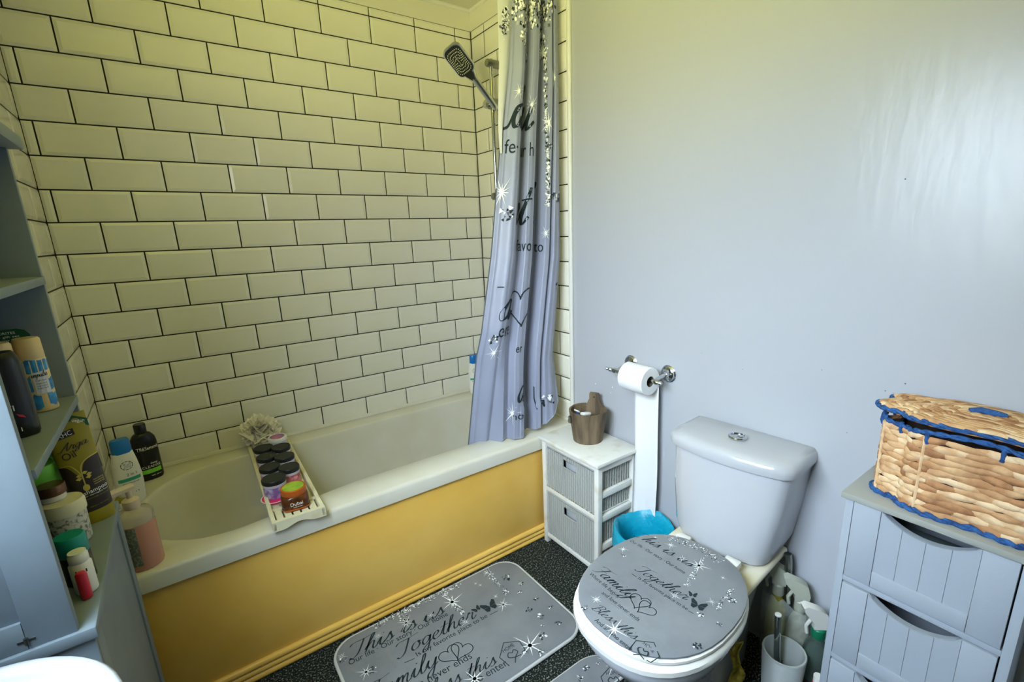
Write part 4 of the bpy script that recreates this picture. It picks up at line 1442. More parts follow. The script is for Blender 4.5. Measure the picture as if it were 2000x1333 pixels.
# turned-back pale edge at the top left
te = MB()
vs = []
for j in range(25):
    z = CTOP - (CTOP - 1.60) * j / 24
    w = .068 * (1 - (j / 24)) ** .75 + .004
    xl = interp(CXL, z)
    for k in range(5):
        s_ = k / 4
        vs.append((xl - w * (1 - s_) + .004, -.668 - .010 * math.sin(PI * s_), z))
te.add(vs, [(j * 5 + k, (j + 1) * 5 + k, (j + 1) * 5 + k + 1, j * 5 + k + 1) for j in range(24) for k in range(4)])
edge = te.obj('turned_edge', 'curtain_back', cur, smooth=60)
hm = MB().tube([curtain_pt(t / 60, interp(CBOT, t / 60) + .001) for t in range(61)], .0022, 6)
hm.obj('hem', 'curtain', cur)
hm2 = MB().tube([curtain_pt(0, CTOP + (interp(CBOT, 0) - CTOP) * k / 60) for k in range(61)], .0022, 6)
hm2.obj('side_hem', 'print_grey', cur)


# cloth coordinate s: length measured along the folded cross-section at mid height
_cs = [0.0]
for k in range(1, 801):
    _cs.append(_cs[-1] + (curtain_pt(k / 800, 1.3) - curtain_pt((k - 1) / 800, 1.3)).length)


def s_of_t(t):
    f_ = min(799.999, max(0, t * 800))
    i = int(f_)
    return _cs[i] + (_cs[i + 1] - _cs[i]) * (f_ - i)


def t_of_s(s_):
    lo, hi_ = 0, 800
    while hi_ - lo > 1:
        m_ = (lo + hi_) // 2
        if _cs[m_] <= s_:
            lo = m_
        else:
            hi_ = m_
    return min(1, max(0, (lo + (s_ - _cs[lo]) / max(1e-9, _cs[hi_] - _cs[lo])) / 800))


def cur_fn(s_, z, lift):
    t = t_of_s(s_)
    p = curtain_pt(t, z)
    a_, b_ = curtain_pt(max(0, t - .004), z), curtain_pt(min(1, t + .004), z)
    tx, ty = b_.x - a_.x, b_.y - a_.y
    L = math.hypot(tx, ty) or 1
    return (p.x + ty / L * lift * 1.3, p.y - tx / L * lift * 1.3, z)


def cp(px, py):
    """cloth point of the fold that shows at this photo pixel"""
    best = None
    for k in range(401):
        t = k / 400
        z = hit(px, py, 1, -.68).z
        p = curtain_pt(t, z)
        d = p - CAM
        w_ = d.dot(FWD)
        qx = CX + FPX * d.dot(RIGHT) / w_
        e = abs(qx - px)
        if e < 1.2 and (best is None or w_ < best[0]):
            best = (w_, t, hit(px, py, 1, p.y).z)
    if best is None:
        h = hit(px, py, 1, -.685)
        xl, xr = interp(CXL, h.z), interp(CXR, h.z)
        best = (0, min(1, max(0, (h.x - xl) / (xr - xl))), h.z)
    return (s_of_t(best[1]), best[2])


def frag(P_, body, px, py, w, hgt, style='font', weight=.2):
    """a fragment of printed text starting at a pixel, w and hgt in metres of cloth"""
    a_ = cp(px, py)
    P_.line(body, a_, (a_[0] + w, a_[1]), style=style, height=hgt, weight=weight)


P = Print(cur_fn)
frag(P, 'du', 996, 248, .160, .078, 'script')
a_ = cp(996, 248)
P.stroke([(a_[0] - .04, a_[1] - .006), (a_[0] - .01, a_[1] + .004), (a_[0] + .02, a_[1] + .06), (a_[0] + .05, a_[1] + .075)], .010)
frag(P, 'fe', 983, 300, .048, .070)
frag(P, '\u00b7 Our h', 1006, 301, .150, .070)
frag(P, 'et', 1008, 438, .095, .076, 'script')
frag(P, 'h', 1042, 438, .07, .076, 'script')
frag(P, 'favo', 1009, 491, .085, .062)
frag(P, 'to', 1043, 492, .050, .062)
frag(P, 'a', 972, 626, .075, .072, 'script', .24)
frag(P, '-', 968, 566, .030, .040)
P.heart(cp(1017, 597), .078, .12, .0055)
frag(P, 'ere', 970, 660, .075, .078)
frag(P, 'er', 1006, 690, .026, .05)
frag(P, 'd', 1010, 786, .045, .062, 'script')
frag(P, 'is', 1022, 786, .050, .050, 'script')
frag(P, 'ho e', 1000, 820, .085, .045)
a_ = cp(1046, 800)
P.stroke([(a_[0] + .040, a_[1] + .118), (a_[0] - .004, a_[1] + .095), (a_[0] - .002, a_[1] + .045), (a_[0] + .006, a_[1])], .006, smooth=False)
for x, y, r in ((989, 418, .030), (1089, 384, .026), (963, 664, .020), (1088, 560, .022), (1072, 784, .030), (1075, 285, .014), (1078, 6, .020)):
    P.gem(cp(x, y), r)
for x, y, r in ((1058, 104, .055), (1040, 205, .050), (1083, 152, .050), (1073, 240, .045), (980, 376, .060), (1001, 808, .055), (1015, 178, .035), (964, 690, .035), (1066, 456, .028)):
    P.star(cp(x, y), r, 12)
P.glitter([cp(1006, 8), cp(1030, 14), cp(1055, 10), cp(1075, 8)], .060, 520, .016)
P.glitter([cp(1026, 40), cp(1026, 80), cp(1028, 115)], .016, 160, .012)
P.glitter([cp(1055, 30), cp(1058, 70), cp(1060, 110)], .022, 160, .012)
P.glitter([cp(1064, 110), cp(1066, 220), cp(1069, 320), cp(1071, 400)], .007, 330, .012)
P.build(cloth)
pe_ = Print(lambda x, z, lift: (x - lift, -.679 - lift, z))
ep = [(q_.x, q_.z) for q_ in (hit(989, 18, 1, -.68), hit(987, 42, 1, -.68), hit(985, 66, 1, -.68))]
pe_.glitter(ep, .016, 110, .010)
pe_.build(edge)

rail = thing('curtain_rail', 'chrome shower curtain rail above the front edge of the bath', 'curtain rail')
MB().tube([(XL + .002, -.668, 2.228), (-.002, -.668, 2.228)], .0095, 16).obj('rail_bar', 'chrome', rail)
for x, d in ((XL + .0025, 1), (-.0025, -1)):
    MB().lathe([(.026, 0), (.026, .004), (.014, .010), (0, .012)], 20, T=frame((x, -.668, 2.228), (d, 0, 0))).obj('end_plate', 'chrome', rail)
for k in range(9):
    x = -.035 - k * .023
    pts = [(x, -.668 + .016 * math.sin(2 * PI * q / 14), 2.218 + .026 * math.cos(2 * PI * q / 14)) for q in range(15)]
    MB().tube(pts, .0016, 6).obj('curtain_ring', 'chrome', cur)

# ------------------------------------------------------------------ shower riser rail and handset
RYS, RXS = -.246, -.055
sr = thing('shower_riser', 'chrome shower riser rail with sliding bracket on the tiled end wall', 'shower rail')
MB().tube([(RXS, RYS, 1.470), (RXS, RYS, 2.062)], .0095, 16).obj('rail_bar', 'chrome', sr)
for z in (2.045, 1.486):
    MB().lathe([(.013, 0), (.0165, .002), (.0165, .072), (.014, .076), (0, .076)], 20, T=frame((-.002, RYS, z), (-1, 0, 0))).obj('wall_bracket', 'chrome_dull', sr)
sb = MB()
sb.box((RXS - .020, RYS - .034, 1.860), (RXS + .016, RYS + .018, 1.900), bev=.008, seg=3)
sb.obj('slider', 'chrome_dull', sr)
MB().lathe([(.017, 0), (.019, .004), (.018, .016), (.012, .020), (.006, .021), (0, .022)], 20, T=frame((RXS - .016, RYS + .012, 1.880), (-.75, -.1, .05))).obj('knob', 'chrome', sr)

hs = thing('shower_handset', 'chrome hand shower with a dark rounded spray plate in its bracket', 'shower head')
base = Vector((RXS - .012, RYS - .030, 1.868))
tip = hit(893, 113, 0, -.255)
ax_ = (tip - base).normalized()
nn = Vector((-.50, -.62, -.62))
nn = (nn - ax_ * nn.dot(ax_)).normalized()
Lh = (tip - base).length
bend = -nn * .012
pts = [base - ax_ * .012, base, base + ax_ * (Lh * .35) + bend * .6, base + ax_ * (Lh * .62) + bend]
MB().tube([tuple(p) for p in crom(pts, 5)], [.0125] * 4 + [.0135] * 8 + [.0145] * 4, 16).obj('handle', 'chrome', hs)
HT = frame(tip + ax_ * (-.010) , nn, ax_)          # local x along the handle, z out of the spray face
hd_ = MB()
for sc_, z in (((.80, .72), -.020), ((.95, .93), -.015), ((1, 1), -.006), ((1, 1), .004), ((.97, .96), .008)):
    pass
ringsH = []
for sx_, z in ((.55, -.024), (.86, -.019), (1.0, -.008), (1.0, .004), (.96, .008)):
    ringsH.append([(x * sx_ + (1 - sx_) * -.004, y * sx_, z) for x, y in rrect(-.066, -.042, .062, .042, .024, 6)])
hd_.loft(ringsH, T=HT)
hd_.obj('head_shell', 'chrome', hs, smooth=50)
# tapering neck joining head and handle
nk = MB().loft([[(x, y, z) for x, y, z in [(xx, math.cos(a) * ry, -.008 + math.sin(a) * rz) for a in [2 * PI * k / 16 for k in range(16)]]]
                for xx, ry, rz in ((-.055, .034, .012), (-.075, .024, .013), (-.105, .0125, .0125))], T=HT)
nk.obj('neck', 'chrome', hs, smooth=60)
sp_ = MB().prism(rrect(-.060, -.037, .056, .037, .020, 6), .0082, .0100, T=HT)
sp_.add([(-.058, -.020, .0095), (-.058, .020, .0095), (-.095, .006, .004), (-.095, -.006, .004)], [(0, 1, 2, 3)], T=HT)
plate = sp_.obj('spray_plate', 'dark_plastic', hs)
nz_ = MB()
for rr in (0.30, .50, .70, .90):
    pth = rrect(-.052 * rr - .004, -.034 * rr, .052 * rr - .004, .034 * rr, .018 * rr, 6)
    per = []
    for k in range(len(pth)):
        a, b = Vector(pth[k]), Vector(pth[(k + 1) % len(pth)])
        m_ = max(1, int((b - a).length / .0070))
        per += [a.lerp(b, q / m_) for q in range(m_)]
    last = None
    for p in per:
        if last is None or (p - last).length > .0064:
            nz_.lathe([(.0023, 0), (.0019, .0025), (0, .0026)], 6, T=HT @ Matrix.Translation((p.x, p.y, .0099)))
            last = p
for k in range(7):
    nz_.box((-.022 + k * .0062, -.0012, .0100), (-.0185 + k * .0062, .0012, .0118), T=HT)
nz_.obj('nozzles', 'rubber_dot', plate, smooth=0, kind='stuff')
ho = MB().tube([tuple(p) for p in crom([tuple(base - ax_ * .012), tuple(base - ax_ * .05), (-.05, -.32, 1.70), (-.04, -.36, 1.3), (-.04, -.35, .95), (-.03, -.30, .80)], 8)], .007, 10)
ho.obj('hose', 'chrome_dull', hs)

# ------------------------------------------------------------------ bottles on the bath rim
def oval(rx, ry, z, n=28, p=2.4):
    return [(x, y, z) for x, y, _ in sring(0, 0, rx, ry, 0, n, p)]


def shampoo(label, loc, rotz, k=1.0):
    t = thing('shampoo_bottle', label, 'bottle', loc, rotz)
    MB().loft([oval(.027 * k, .016 * k, .001), oval(.031 * k, .019 * k, .008 * k), oval(.034 * k, .020 * k, .06 * k), oval(.034 * k, .020 * k, .09 * k), oval(.030 * k, .0185 * k, .13 * k),
               oval(.0245 * k, .0165 * k, .162 * k), oval(.023 * k, .016 * k, .164 * k)]).obj('bottle_body', 'white_plastic', t, smooth=50)
    MB().loft([oval(.0242 * k, .0168 * k, .160 * k), oval(.0238 * k, .0165 * k, .168 * k), oval(.023 * k, .016 * k, .196 * k), oval(.020 * k, .0135 * k, .202 * k)]).obj('cap', 'blue_cap', t, smooth=50)

    def fn(u, v, lift):
        rx = interp([(0, .030), (.06 * k, .034 * k), (.09 * k, .034 * k), (.13 * k, .030 * k), (.162 * k, .0245 * k)], v)
        ry = rx * .58
        c = min(.97, abs(u) / rx)
        yy = -ry * (1 - c ** 2.4) ** (1 / 2.4) - .0012
        return (u, yy - lift * .3, v)
    P = Print(fn)
    P.put([(x * k, z * k) for x in (-.027, -.018, -.009, 0, .009, .018, .026) for z in (.076, .086)], [(2 * q, 2 * q + 2, 2 * q + 3, 2 * q + 1) for q in range(6)], 'green_label')
    P.put([(x * k, z * k) for x in (.006, .014, .022) for z in (.030, .040)], [(2 * q, 2 * q + 2, 2 * q + 3, 2 * q + 1) for q in range(2)], 'navy_label')
    P.line('2 in 1', (-.006 * k, .092 * k), (.018 * k, .092 * k), height=.012 * k)
    P.line('anti-dandruff', (-.020 * k, .068 * k), (.020 * k, .068 * k), height=.006 * k)
    for q in range(10):
        a0 = q * .63
        P.stroke([(.014 * math.cos(a0 + s_ * .25) * k, (.124 + .012 * math.sin(a0 + s_ * .25)) * k) for s_ in range(3)], .0016 * k)
    for q in range(4):
        P.stroke([(-.008 * k, (.118 + q * .004) * k), (.010 * k, (.119 + q * .004) * k)], .0009 * k, smooth=False)
    P.build(t, names={'print_dark': 'printed_lettering', 'green_label': 'green_band', 'navy_label': 'blue_patch'})
    return t


shampoo('white shampoo bottle with blue cap on the bath corner beside the black bottle', (-1.572, -.262, RIM), .30, 1.12)
shampoo('white shampoo bottle with blue cap at the far corner behind the curtain', (-.128, -.066, RIM), -.35, 1.05)

bb = thing('shampoo_bottle', 'tall black shampoo bottle with lime label in the left corner of the bath', 'bottle', (-1.528, -.088, RIM), .30)
MB().loft([oval(.036, .023, .001), oval(.039, .025, .008), oval(.039, .025, .140), oval(.036, .024, .158), oval(.026, .020, .174), oval(.016, .015, .180)]).obj('bottle_body', 'black_bottle', bb, smooth=50)
MB().lathe([(.0175, .176), (.018, .180), (.018, .210), (.016, .213), (0, .213)], 24).obj('cap', 'black_bottle', bb)


def bb_fn(u, v, lift):
    c = min(.97, abs(u) / .039)
    return (u, -.025 * (1 - c ** 2.4) ** (1 / 2.4) - .0008 - lift * .3, v)


P = Print(bb_fn)
P.put([(x, z) for x in (-.030, -.015, 0, .015, .030) for z in (.028, .044)], [(2 * q, 2 * q + 2, 2 * q + 3, 2 * q + 1) for q in range(4)], 'lime')
P.line('TRESemm\u00e9', (-.030, .118), (.034, .118), 'print_white', height=.018)
P.line('CLEANSE', (-.026, .049), (.030, .049), 'print_white', height=.013)
P.line('deep', (.000, .062), (.022, .062), 'print_white', height=.011)
P.line('with citrus', (-.004, .016), (.026, .016), 'print_white', height=.008)
P.stroke([(-.032, .114), (.034, .114)], .0008, 'print_white', smooth=False)
P.build(bb, names={'print_white': 'printed_lettering', 'lime': 'lime_band'})

pb = thing('soap_pump', 'pump bottle of peach pink soap on the near left corner of the bath rim', 'soap bottle', (-1.530, -.690, RIM), .45)
k_ = 1.0
MB().loft([oval(.038, .038, .001, p=2), oval(.0405, .0405, .006, p=2), oval(.0405, .0405, .130, p=2)]).obj('liquid_soap', 'soap', pb, smooth=50)
MB().loft([oval(.041, .041, .1305, p=2), oval(.041, .041, .150, p=2), oval(.036, .036, .160, p=2), oval(.020, .020, .166, p=2), oval(.016, .016, .172, p=2)]).obj('bottle_shoulder', 'clear_bottle', pb, smooth=50)
MB().lathe([(.0175, .168), (.0185, .172), (.0185, .192), (.013, .196), (.0065, .198), (.0065, .222), (0, .222)], 24).obj('pump_collar', 'pump_plastic', pb)
MB().loft([[(x, y, z) for y, z in ((-.009, .219), (.009, .219), (.010, .228), (.006, .233), (-.006, .233), (-.010, .228))] for x in (.012, .0, -.025, -.044)]).obj('pump_nozzle', 'pump_plastic', pb, smooth=40)
lbm = MB()
vs = []
for q in range(13):
    a = -PI * .98 + q * .085
    for z in (.018, .128):
        vs.append((.0413 * math.cos(a), .0413 * math.sin(a), z))
lbm.add(vs, [(2 * q, 2 * q + 2, 2 * q + 3, 2 * q + 1) for q in range(12)])
lbm.obj('paper_label', 'label_grey', pb)
lg = MB()
vs = []
for q in range(7):
    a = -PI * .98 - .55 + q * .09
    for z in (.018, .128):
        vs.append((.0414 * math.cos(a), .0414 * math.sin(a), z))
lg.add(vs, [(2 * q, 2 * q + 2, 2 * q + 3, 2 * q + 1) for q in range(6)])
lg.obj('green_label_edge', 'dark_green', pb)

# ------------------------------------------------------------------ bath caddy with jars
CA = math.atan2(-.016, .70)
cad = thing('bath_caddy', 'cream slatted wooden bath caddy lying across the bath', 'bath caddy', (-1.148, -.400, RIM), -.028)
CWd, CL0, CL1 = .074, -.368, .335
for x in (-CWd, CWd - .012):
    MB().box((x, CL0, .004), (x + .012, CL1, .030), bev=.002).obj('side_rail', 'caddy_wood', cad)
fe = MB()
pts = [(-CWd, .0015)] + [(-CWd + 2 * CWd * q / 16, .0015 + .012 * math.sin(PI * min(1, max(0, (q / 16 - .2) / .6))) ** 1.5) for q in range(1, 16)] + [(CWd, .0015)]
for y0, y1 in ((CL0, CL0 + .014),):
    for (a, b) in zip(pts[:-1], pts[1:]):
        fe.add([(a[0], y0, a[1]), (b[0], y0, b[1]), (b[0], y0, .032), (a[0], y0, .032)], [(0, 1, 2, 3)])
        fe.add([(a[0], y1, a[1]), (b[0], y1, b[1]), (b[0], y1, .032), (a[0], y1, .032)], [(3, 2, 1, 0)])
        fe.add([(a[0], y0, a[1]), (a[0], y1, a[1]), (b[0], y1, b[1]), (b[0], y0, b[1])], [(0, 1, 2, 3)])
        fe.add([(a[0], y0, .032), (b[0], y0, .032), (b[0], y1, .032), (a[0], y1, .032)], [(0, 1, 2, 3)])
    for x in (-CWd, CWd):
        fe.add([(x, y0, .0015), (x, y1, .0015), (x, y1, .032), (x, y0, .032)], [(0, 1, 2, 3)])
fe.obj('end_board', 'caddy_wood', cad, smooth=0)
MB().box((-CWd, CL1 - .014, .002), (CWd, CL1, .032), bev=.002).obj('end_board', 'caddy_wood', cad)
sw = (2 * CWd - .024 - .030) / 5
for k in range(5):
    x = -CWd + .012 + .005 + k * (sw + .005)
    MB().box((x, CL0 + .014, .010), (x + sw, CL1 - .014, .017), bev=.001).obj('slat', 'caddy_wood', cad)
for y in (-.275, -.02, .22):
    MB().box((-CWd + .012, y, .017), (CWd - .012, y + .012, .024), bev=.001).obj('cross_bar', 'caddy_wood', cad)
JZ = RIM + .0175


def jar(label, px, py, mats, r=.0325, h=.062, lid='black_lid', z=JZ, group='black-lidded jars on the bath caddy'):
    q = hit(px, py, 2, z + h)
    t = thing('cosmetic_jar', label, 'jar', (q.x, q.y, z), random.uniform(0, 6), group)
    MB().lathe([(r * .90, .0), (r * .95, .004), (r * .95, h - .026), (r * .90, h - .022), (0, h - .022)], 28).obj('jar_body', mats[0], t, smooth=40)
    MB().lathe([(r * .96, h - .024), (r * .98, h - .022), (r * .98, h - .014), (0, h - .014)], 28).obj('collar', mats[1], t, smooth=40)
    MB().lathe([(r, h - .0145), (r * 1.02, h - .012), (r * 1.02, h - .002), (r * .98, h), (r * .90, h), (r * .88, h - .0008), (0, h - .0008)], 32).obj('lid', lid, t, smooth=40)
    return t


JG = None
jar('black-lidded jar in the back left place on the bath caddy', 514, 874, ('peach_jar', 'jar_collar'))
jar('black-lidded jar in the back right place on the bath caddy, before the white-lidded one', 548, 872, ('pink_jar', 'jar_collar'))
jar('black-lidded jar second from the back in the left row on the caddy', 520, 891, ('pink_jar', 'jar_collar'))
jar('black-lidded jar second from the back in the right row on the caddy', 555, 890, ('purple_jar', 'jar_collar'))
jar('black-lidded jar third from the back in the left row on the caddy', 526, 911, ('pink_jar', 'jar_collar'))
jar('black-lidded jar with a rosy label just behind the orange-lidded jar', 564, 911, ('rose_jar', 'jar_collar'))
jar('front left black-lidded jar with a purple label on the caddy', 534, 933, ('purple_jar', 'jar_collar'), r=.036, h=.066)
w = jar('white-lidded jar with a pink picture on its lid, by the bath puff', 541, 853, ('jar_collar', 'jar_collar'), lid='white_plastic', r=.033, h=.066, group=None)
MB().lathe([(.026, .0665), (0, .0668)], 28).obj('lid_picture', 'pink_disc', w)
bj = thing('cosmetic_jar', 'brown body butter jar with orange rim and lime lid at the caddy front', 'jar', (0, 0, 0))
q = hit(572, 950, 2, JZ + .068)
bj.location = (q.x, q.y, JZ)
bj.rotation_euler = (0, 0, -.12)
MB().loft([oval(.036, .036, .0, p=4), oval(.039, .039, .004, p=4), oval(.040, .040, .030, p=4), oval(.038, .038, .044, p=3), oval(.034, .034, .049, p=2.2)]).obj('jar_body', 'brown_jar', bj, smooth=50)
MB().lathe([(.036, .047), (.037, .049), (.037, .066), (.035, .068), (.032, .068), (.0315, .067), (0, .067)], 32).obj('lid', 'orange_lid', bj)
MB().lathe([(.0312, .0672), (.0300, .0682), (0, .0683)], 32).obj('lid_picture', 'lime_disc', bj)
MB().loft([oval(.0392, .0392, .004, p=4), oval(.0402, .0402, .010, p=4)], cap0=False, cap1=False).obj('bottom_band', 'orange_lid', bj)
P = Print(lambda u, v, lift: (u, -.0403 - lift * .3, v))
P.line('Dubai', (-.016, .020), (.020, .022), 'print_white', height=.016)
P.line('body butter', (-.008, .014), (.018, .015), 'print_white', height=.005)
P.build(bj, names={'print_white': 'printed_lettering'})
pk = thing('pink_dish', 'hot pink shallow dish tucked under the jars at the caddy front', 'dish', (0, 0, 0))
q = hit(541, 966, 2, JZ + .012)
pk.location = (q.x - .006, q.y - .016, JZ)
MB().lathe([(.026, 0), (.040, .010), (.043, .013), (.041, .0135), (.026, .003), (0, .003)], 32).obj('bowl', 'hot_pink', pk)
MB().lathe([(.041, .0125), (.0435, .0135), (.042, .0145), (.0405, .0137), (.041, .0125)], 32).obj('white_rim', 'white_plastic', pk)

# bath puff: crumpled ruffles of netting
pf = thing('bath_puff', 'cream netting bath puff behind the jars against the tiles', 'bath puff', (-1.158, -.078, JZ + .004))
pu = MB()
for k in range(46):
    d = Vector((random.gauss(0, 1), random.gauss(0, 1), random.gauss(0, 1))).normalized()
    T = frame((d.x * .030, d.y * .014, .052 + d.z * .024), d)
    n_ = 22
    r0, r1 = .010, random.uniform(.032, .056)
    ph_ = random.uniform(0, 6)
    rg_ = []
    for rr, zz in ((r0, 0), ((r0 + r1) / 2, .010), (r1, .016)):
        rg_.append([(rr * math.cos(2 * PI * q / n_), rr * math.sin(2 * PI * q / n_), zz + rr * .35 * math.sin(5 * 2 * PI * q / n_ + ph_)) for q in range(n_)])
    pu.loft(rg_, T=T, cap0=False, cap1=False)
pu.v = [(x, max(-.055, min(.070, y)), max(.001, z)) for x, y, z in pu.v]
pu.obj('netting', 'puff', pf, smooth=60, kind='stuff')
MB().tube([tuple(p) for p in crom([(.0, -.03, .05), (-.02, -.055, .03), (.0, -.060, .045), (.02, -.055, .02), (.005, -.05, .004)], 6)], .0018, 6).obj('hanging_cord', 'white_plastic', pf)

# ------------------------------------------------------------------ tall open-shelved cabinet on the left
tc_ = thing('tall_cabinet', 'tall grey blue bathroom cabinet with open shelves beside the end of the bath', 'cabinet')
KX0, KX1, KXL = -1.856, -1.563, -1.545        # back, upper front, lower front
KY0, KY1 = -1.262, -.778
MID, S2, S1, KTOP = .722, 1.000, 1.263, 1.515
MB().box((KX0, KY1 - .016, MID), (KX1, KY1, KTOP), bev=.001).obj('end_panel', 'blue_cab', tc_)
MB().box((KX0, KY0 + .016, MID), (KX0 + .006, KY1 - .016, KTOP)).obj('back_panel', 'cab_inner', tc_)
for z in (S2, S1):
    MB().box((KX0 + .006, KY0 + .016, z - .016), (KX1 + .004, KY1 - .016, z), bev=.001).obj('shelf', 'blue_cab', tc_)
MB().box((KX0, KY0 - .004, KTOP), (KX1 + .022, KY1 + .010, KTOP + .026), bev=.003).obj('cornice', 'blue_cab', tc_)
MB().box((KX0, KY0 - .006, MID - .022), (KXL + .004, KY1 + .002, MID), bev=.003).obj('middle_ledge', 'blue_cab', tc_)
# near end: frame-and-panel
nd = thing('framed_end', None, None)
nd.parent = tc_
MB().box((KX0, KY0 + .006, MID), (KX1 - .002, KY0 + .014, KTOP), bev=.001).obj('inset_panel', 'blue_cab', nd)
MB().box((KX1 - .056, KY0, MID), (KX1, KY0 + .016, KTOP), bev=.001).obj('stile', 'blue_cab', nd)
MB().box((KX0, KY0, MID), (KX0 + .052, KY0 + .016, KTOP), bev=.001).obj('stile', 'blue_cab', nd)
for z0, z1 in ((MID, MID + .048), (KTOP - .05, KTOP)):
    MB().box((KX0 + .0525, KY0, z0), (KX1 - .0565, KY0 + .016, z1), bev=.001).obj('rail', 'blue_cab', nd)
hn = MB().tube([(KX1 - .056, KY0 - .002, MID + .010), (KX1 - .056, KY0 - .002, MID + .022)], .0028, 8)
hn.box((KX1 - .066, KY0 - .0015, MID + .0145), (KX1 - .046, KY0 + .001, MID + .018))
hn.obj('hinge', 'chrome_dull', nd)
# lower cupboard
lo = thing('cupboard', None, None)
lo.parent = tc_
MB().box((KX0, KY0 + .016, .002), (KXL - .008, KY1, MID - .022)).obj('carcass', 'blue_cab', lo)
MB().box((KXL - .0085, KY0 + .012, .002), (KXL - .004, KY1, MID - .022)).obj('side_inset', 'blue_cab', lo)
MB().box((KXL - .006, KY1 - .042, .002), (KXL, KY1, MID - .022), bev=.001).obj('side_stile', 'blue_cab', lo)
MB().box((KXL - .006, KY0 + .012, .002), (KXL - .003, KY0 + .060, MID - .022), bev=.001).obj('side_stile', 'blue_cab', lo)
MB().box((KX0, KY0 + .010, .002), (KXL - .060, KY0 + .015, MID - .075)).obj('door_inset', 'blue_cab', lo)
MB().box((KXL - .066, KY0 + .004, .002), (KXL - .003, KY0 + .016, MID - .022), bev=.001).obj('door_stile', 'blue_cab', lo)
MB().box((KX0, KY0 + .004, MID - .075), (KXL - .0665, KY0 + .016, MID - .022), bev=.001).obj('door_rail', 'blue_cab', lo)

# things on the middle ledge
tu = thing('shampoo_tube', 'olive and brown shampoo tube standing on its cap on the middle shelf', 'tube', (-1.570, -.852, MID), .62)
tu.rotation_euler = (0, -.05, .38)
secs = [(.030, .019, .028), (.0315, .0205, .032), (.0325, .020, .06), (.034, .017, .12), (.0355, .010, .19), (.0365, .0035, .232), (.0365, .0022, .252)]
MB().loft([oval(a, b, z, 32, 2.2) for a, b, z in secs[:4]]).obj('tube_lower', 'tube_brown', tu, smooth=50)
MB().loft([oval(a, b, z, 32, 2.2) for a, b, z in secs[3:]]).obj('tube_upper', 'olive', tu, smooth=50)
MB().loft([oval(.0295, .019, .0, 32, 2.2), oval(.0305, .020, .003, 32, 2.2), oval(.0315, .0205, .030, 32, 2.2)]).obj('cap', 'olive', tu, smooth=50)


def tu_fn(u, v, lift):
    a = interp([(z, a) for a, b, z in secs], v)
    b = interp([(z, b) for a, b, z in secs], v)
    c = min(.96, abs(u) / a)
    return (u, -b * (1 - c ** 2.2) ** (1 / 2.2) - .0008 - lift * .3, v)


P = Print(tu_fn)


def strip(x0, x1, zlo, zhi, m, n=10):
    """filled band between two height functions"""
    P.put([(x0 + (x1 - x0) * q / n, f(x0 + (x1 - x0) * q / n)) for q in range(n + 1) for f in (zlo, zhi)],
          [(2 * q, 2 * q + 2, 2 * q + 3, 2 * q + 1) for q in range(n)], m, lift=.0004)


strip(-.034, .034, lambda x: .118, lambda x: .152 - .030 * math.exp(-((x + .008) / .011) ** 2) - .006 * (x < -.01), 'tube_brown', 24)
P.stroke([(-.033, .146), (-.020, .146), (-.012, .134), (-.007, .118), (-.006, .095), (-.006, .085)], .0022, 'gold')
P.stroke([(.033, .154), (.012, .150), (-.001, .140), (-.005, .124), (-.006, .100)], .0022, 'gold')
for dx, dz in ((-.010, .118), (.000, .122), (.006, .116), (.004, .110), (-.012, .111)):
    P.put([(dx - .006, dz), (dx - .001, dz + .004), (dx + .005, dz + .001), (dx, dz - .004)], [(0, 1, 2, 3)], 'gold', lift=.002)
P.put([(-.006 + .006 * math.cos(q * PI / 5), .088 + .008 * math.sin(q * PI / 5)) for q in range(10)], [tuple(range(10))], 'gold', lift=.002)
P.put([(-.024, .204), (.008, .208), (.008, .222), (-.024, .218)], [(0, 1, 2, 3)], 'tube_brown')
P.line('XHC', (-.020, .207), (.004, .210), 'print_white', height=.014, lift=.002)
P.put([(-.030, .250), (-.014, .251), (.036, .216), (.036, .234), (.010, .251)], [(0, 1, 4), (1, 2, 3), (1, 3, 4)], 'dark_green')
P.line('vegan', (.010, .234), (.030, .228), 'print_white', height=.010, lift=.002)
P.line('Argan', (-.026, .178), (.030, .183), 'tube_brown', style='script', aspect=.9, weight=.16, lift=.002)
P.line('Oil', (-.024, .158), (-.002, .162), 'tube_brown', height=.022, lift=.002)
P.line('shampoo', (-.014, .072), (.030, .074), 'print_white', height=.013, lift=.002)
P.line('for damaged hair', (-.016, .067), (.030, .068), 'print_white', height=.004, lift=.002)
for q, z in enumerate((.098, .093, .088)):
    P.line('nourishing', (.008, z), (.028, z + .001), 'gold', height=.005, lift=.002)
P.line('moroccan argan oil extract', (-.018, .060), (.028, .061), 'olive', height=.004, lift=.002)
P.line('300ml e 10.1 fl.oz', (-.012, .040), (.022, .041), 'olive', height=.004, lift=.002)
P.build(tu, names={'print_white': 'white_lettering', 'tube_brown': 'brown_print', 'gold': 'gold_print', 'dark_green': 'green_corner', 'olive': 'fine_print'})


def at_top(px, py, h, base):
    q = hit(px, py, 2, base + h)
    return (q.x, q.y, base)


def pot(name, label, loc, secs, mats, cat='jar', rz=0.0):
    """secs = list of (part name, profile, material)"""
    t = thing(name, label, cat, loc, rz)
    for nm, prof, m in secs:
        MB().lathe(prof, 28).obj(nm, m, t, smooth=45)
    return t


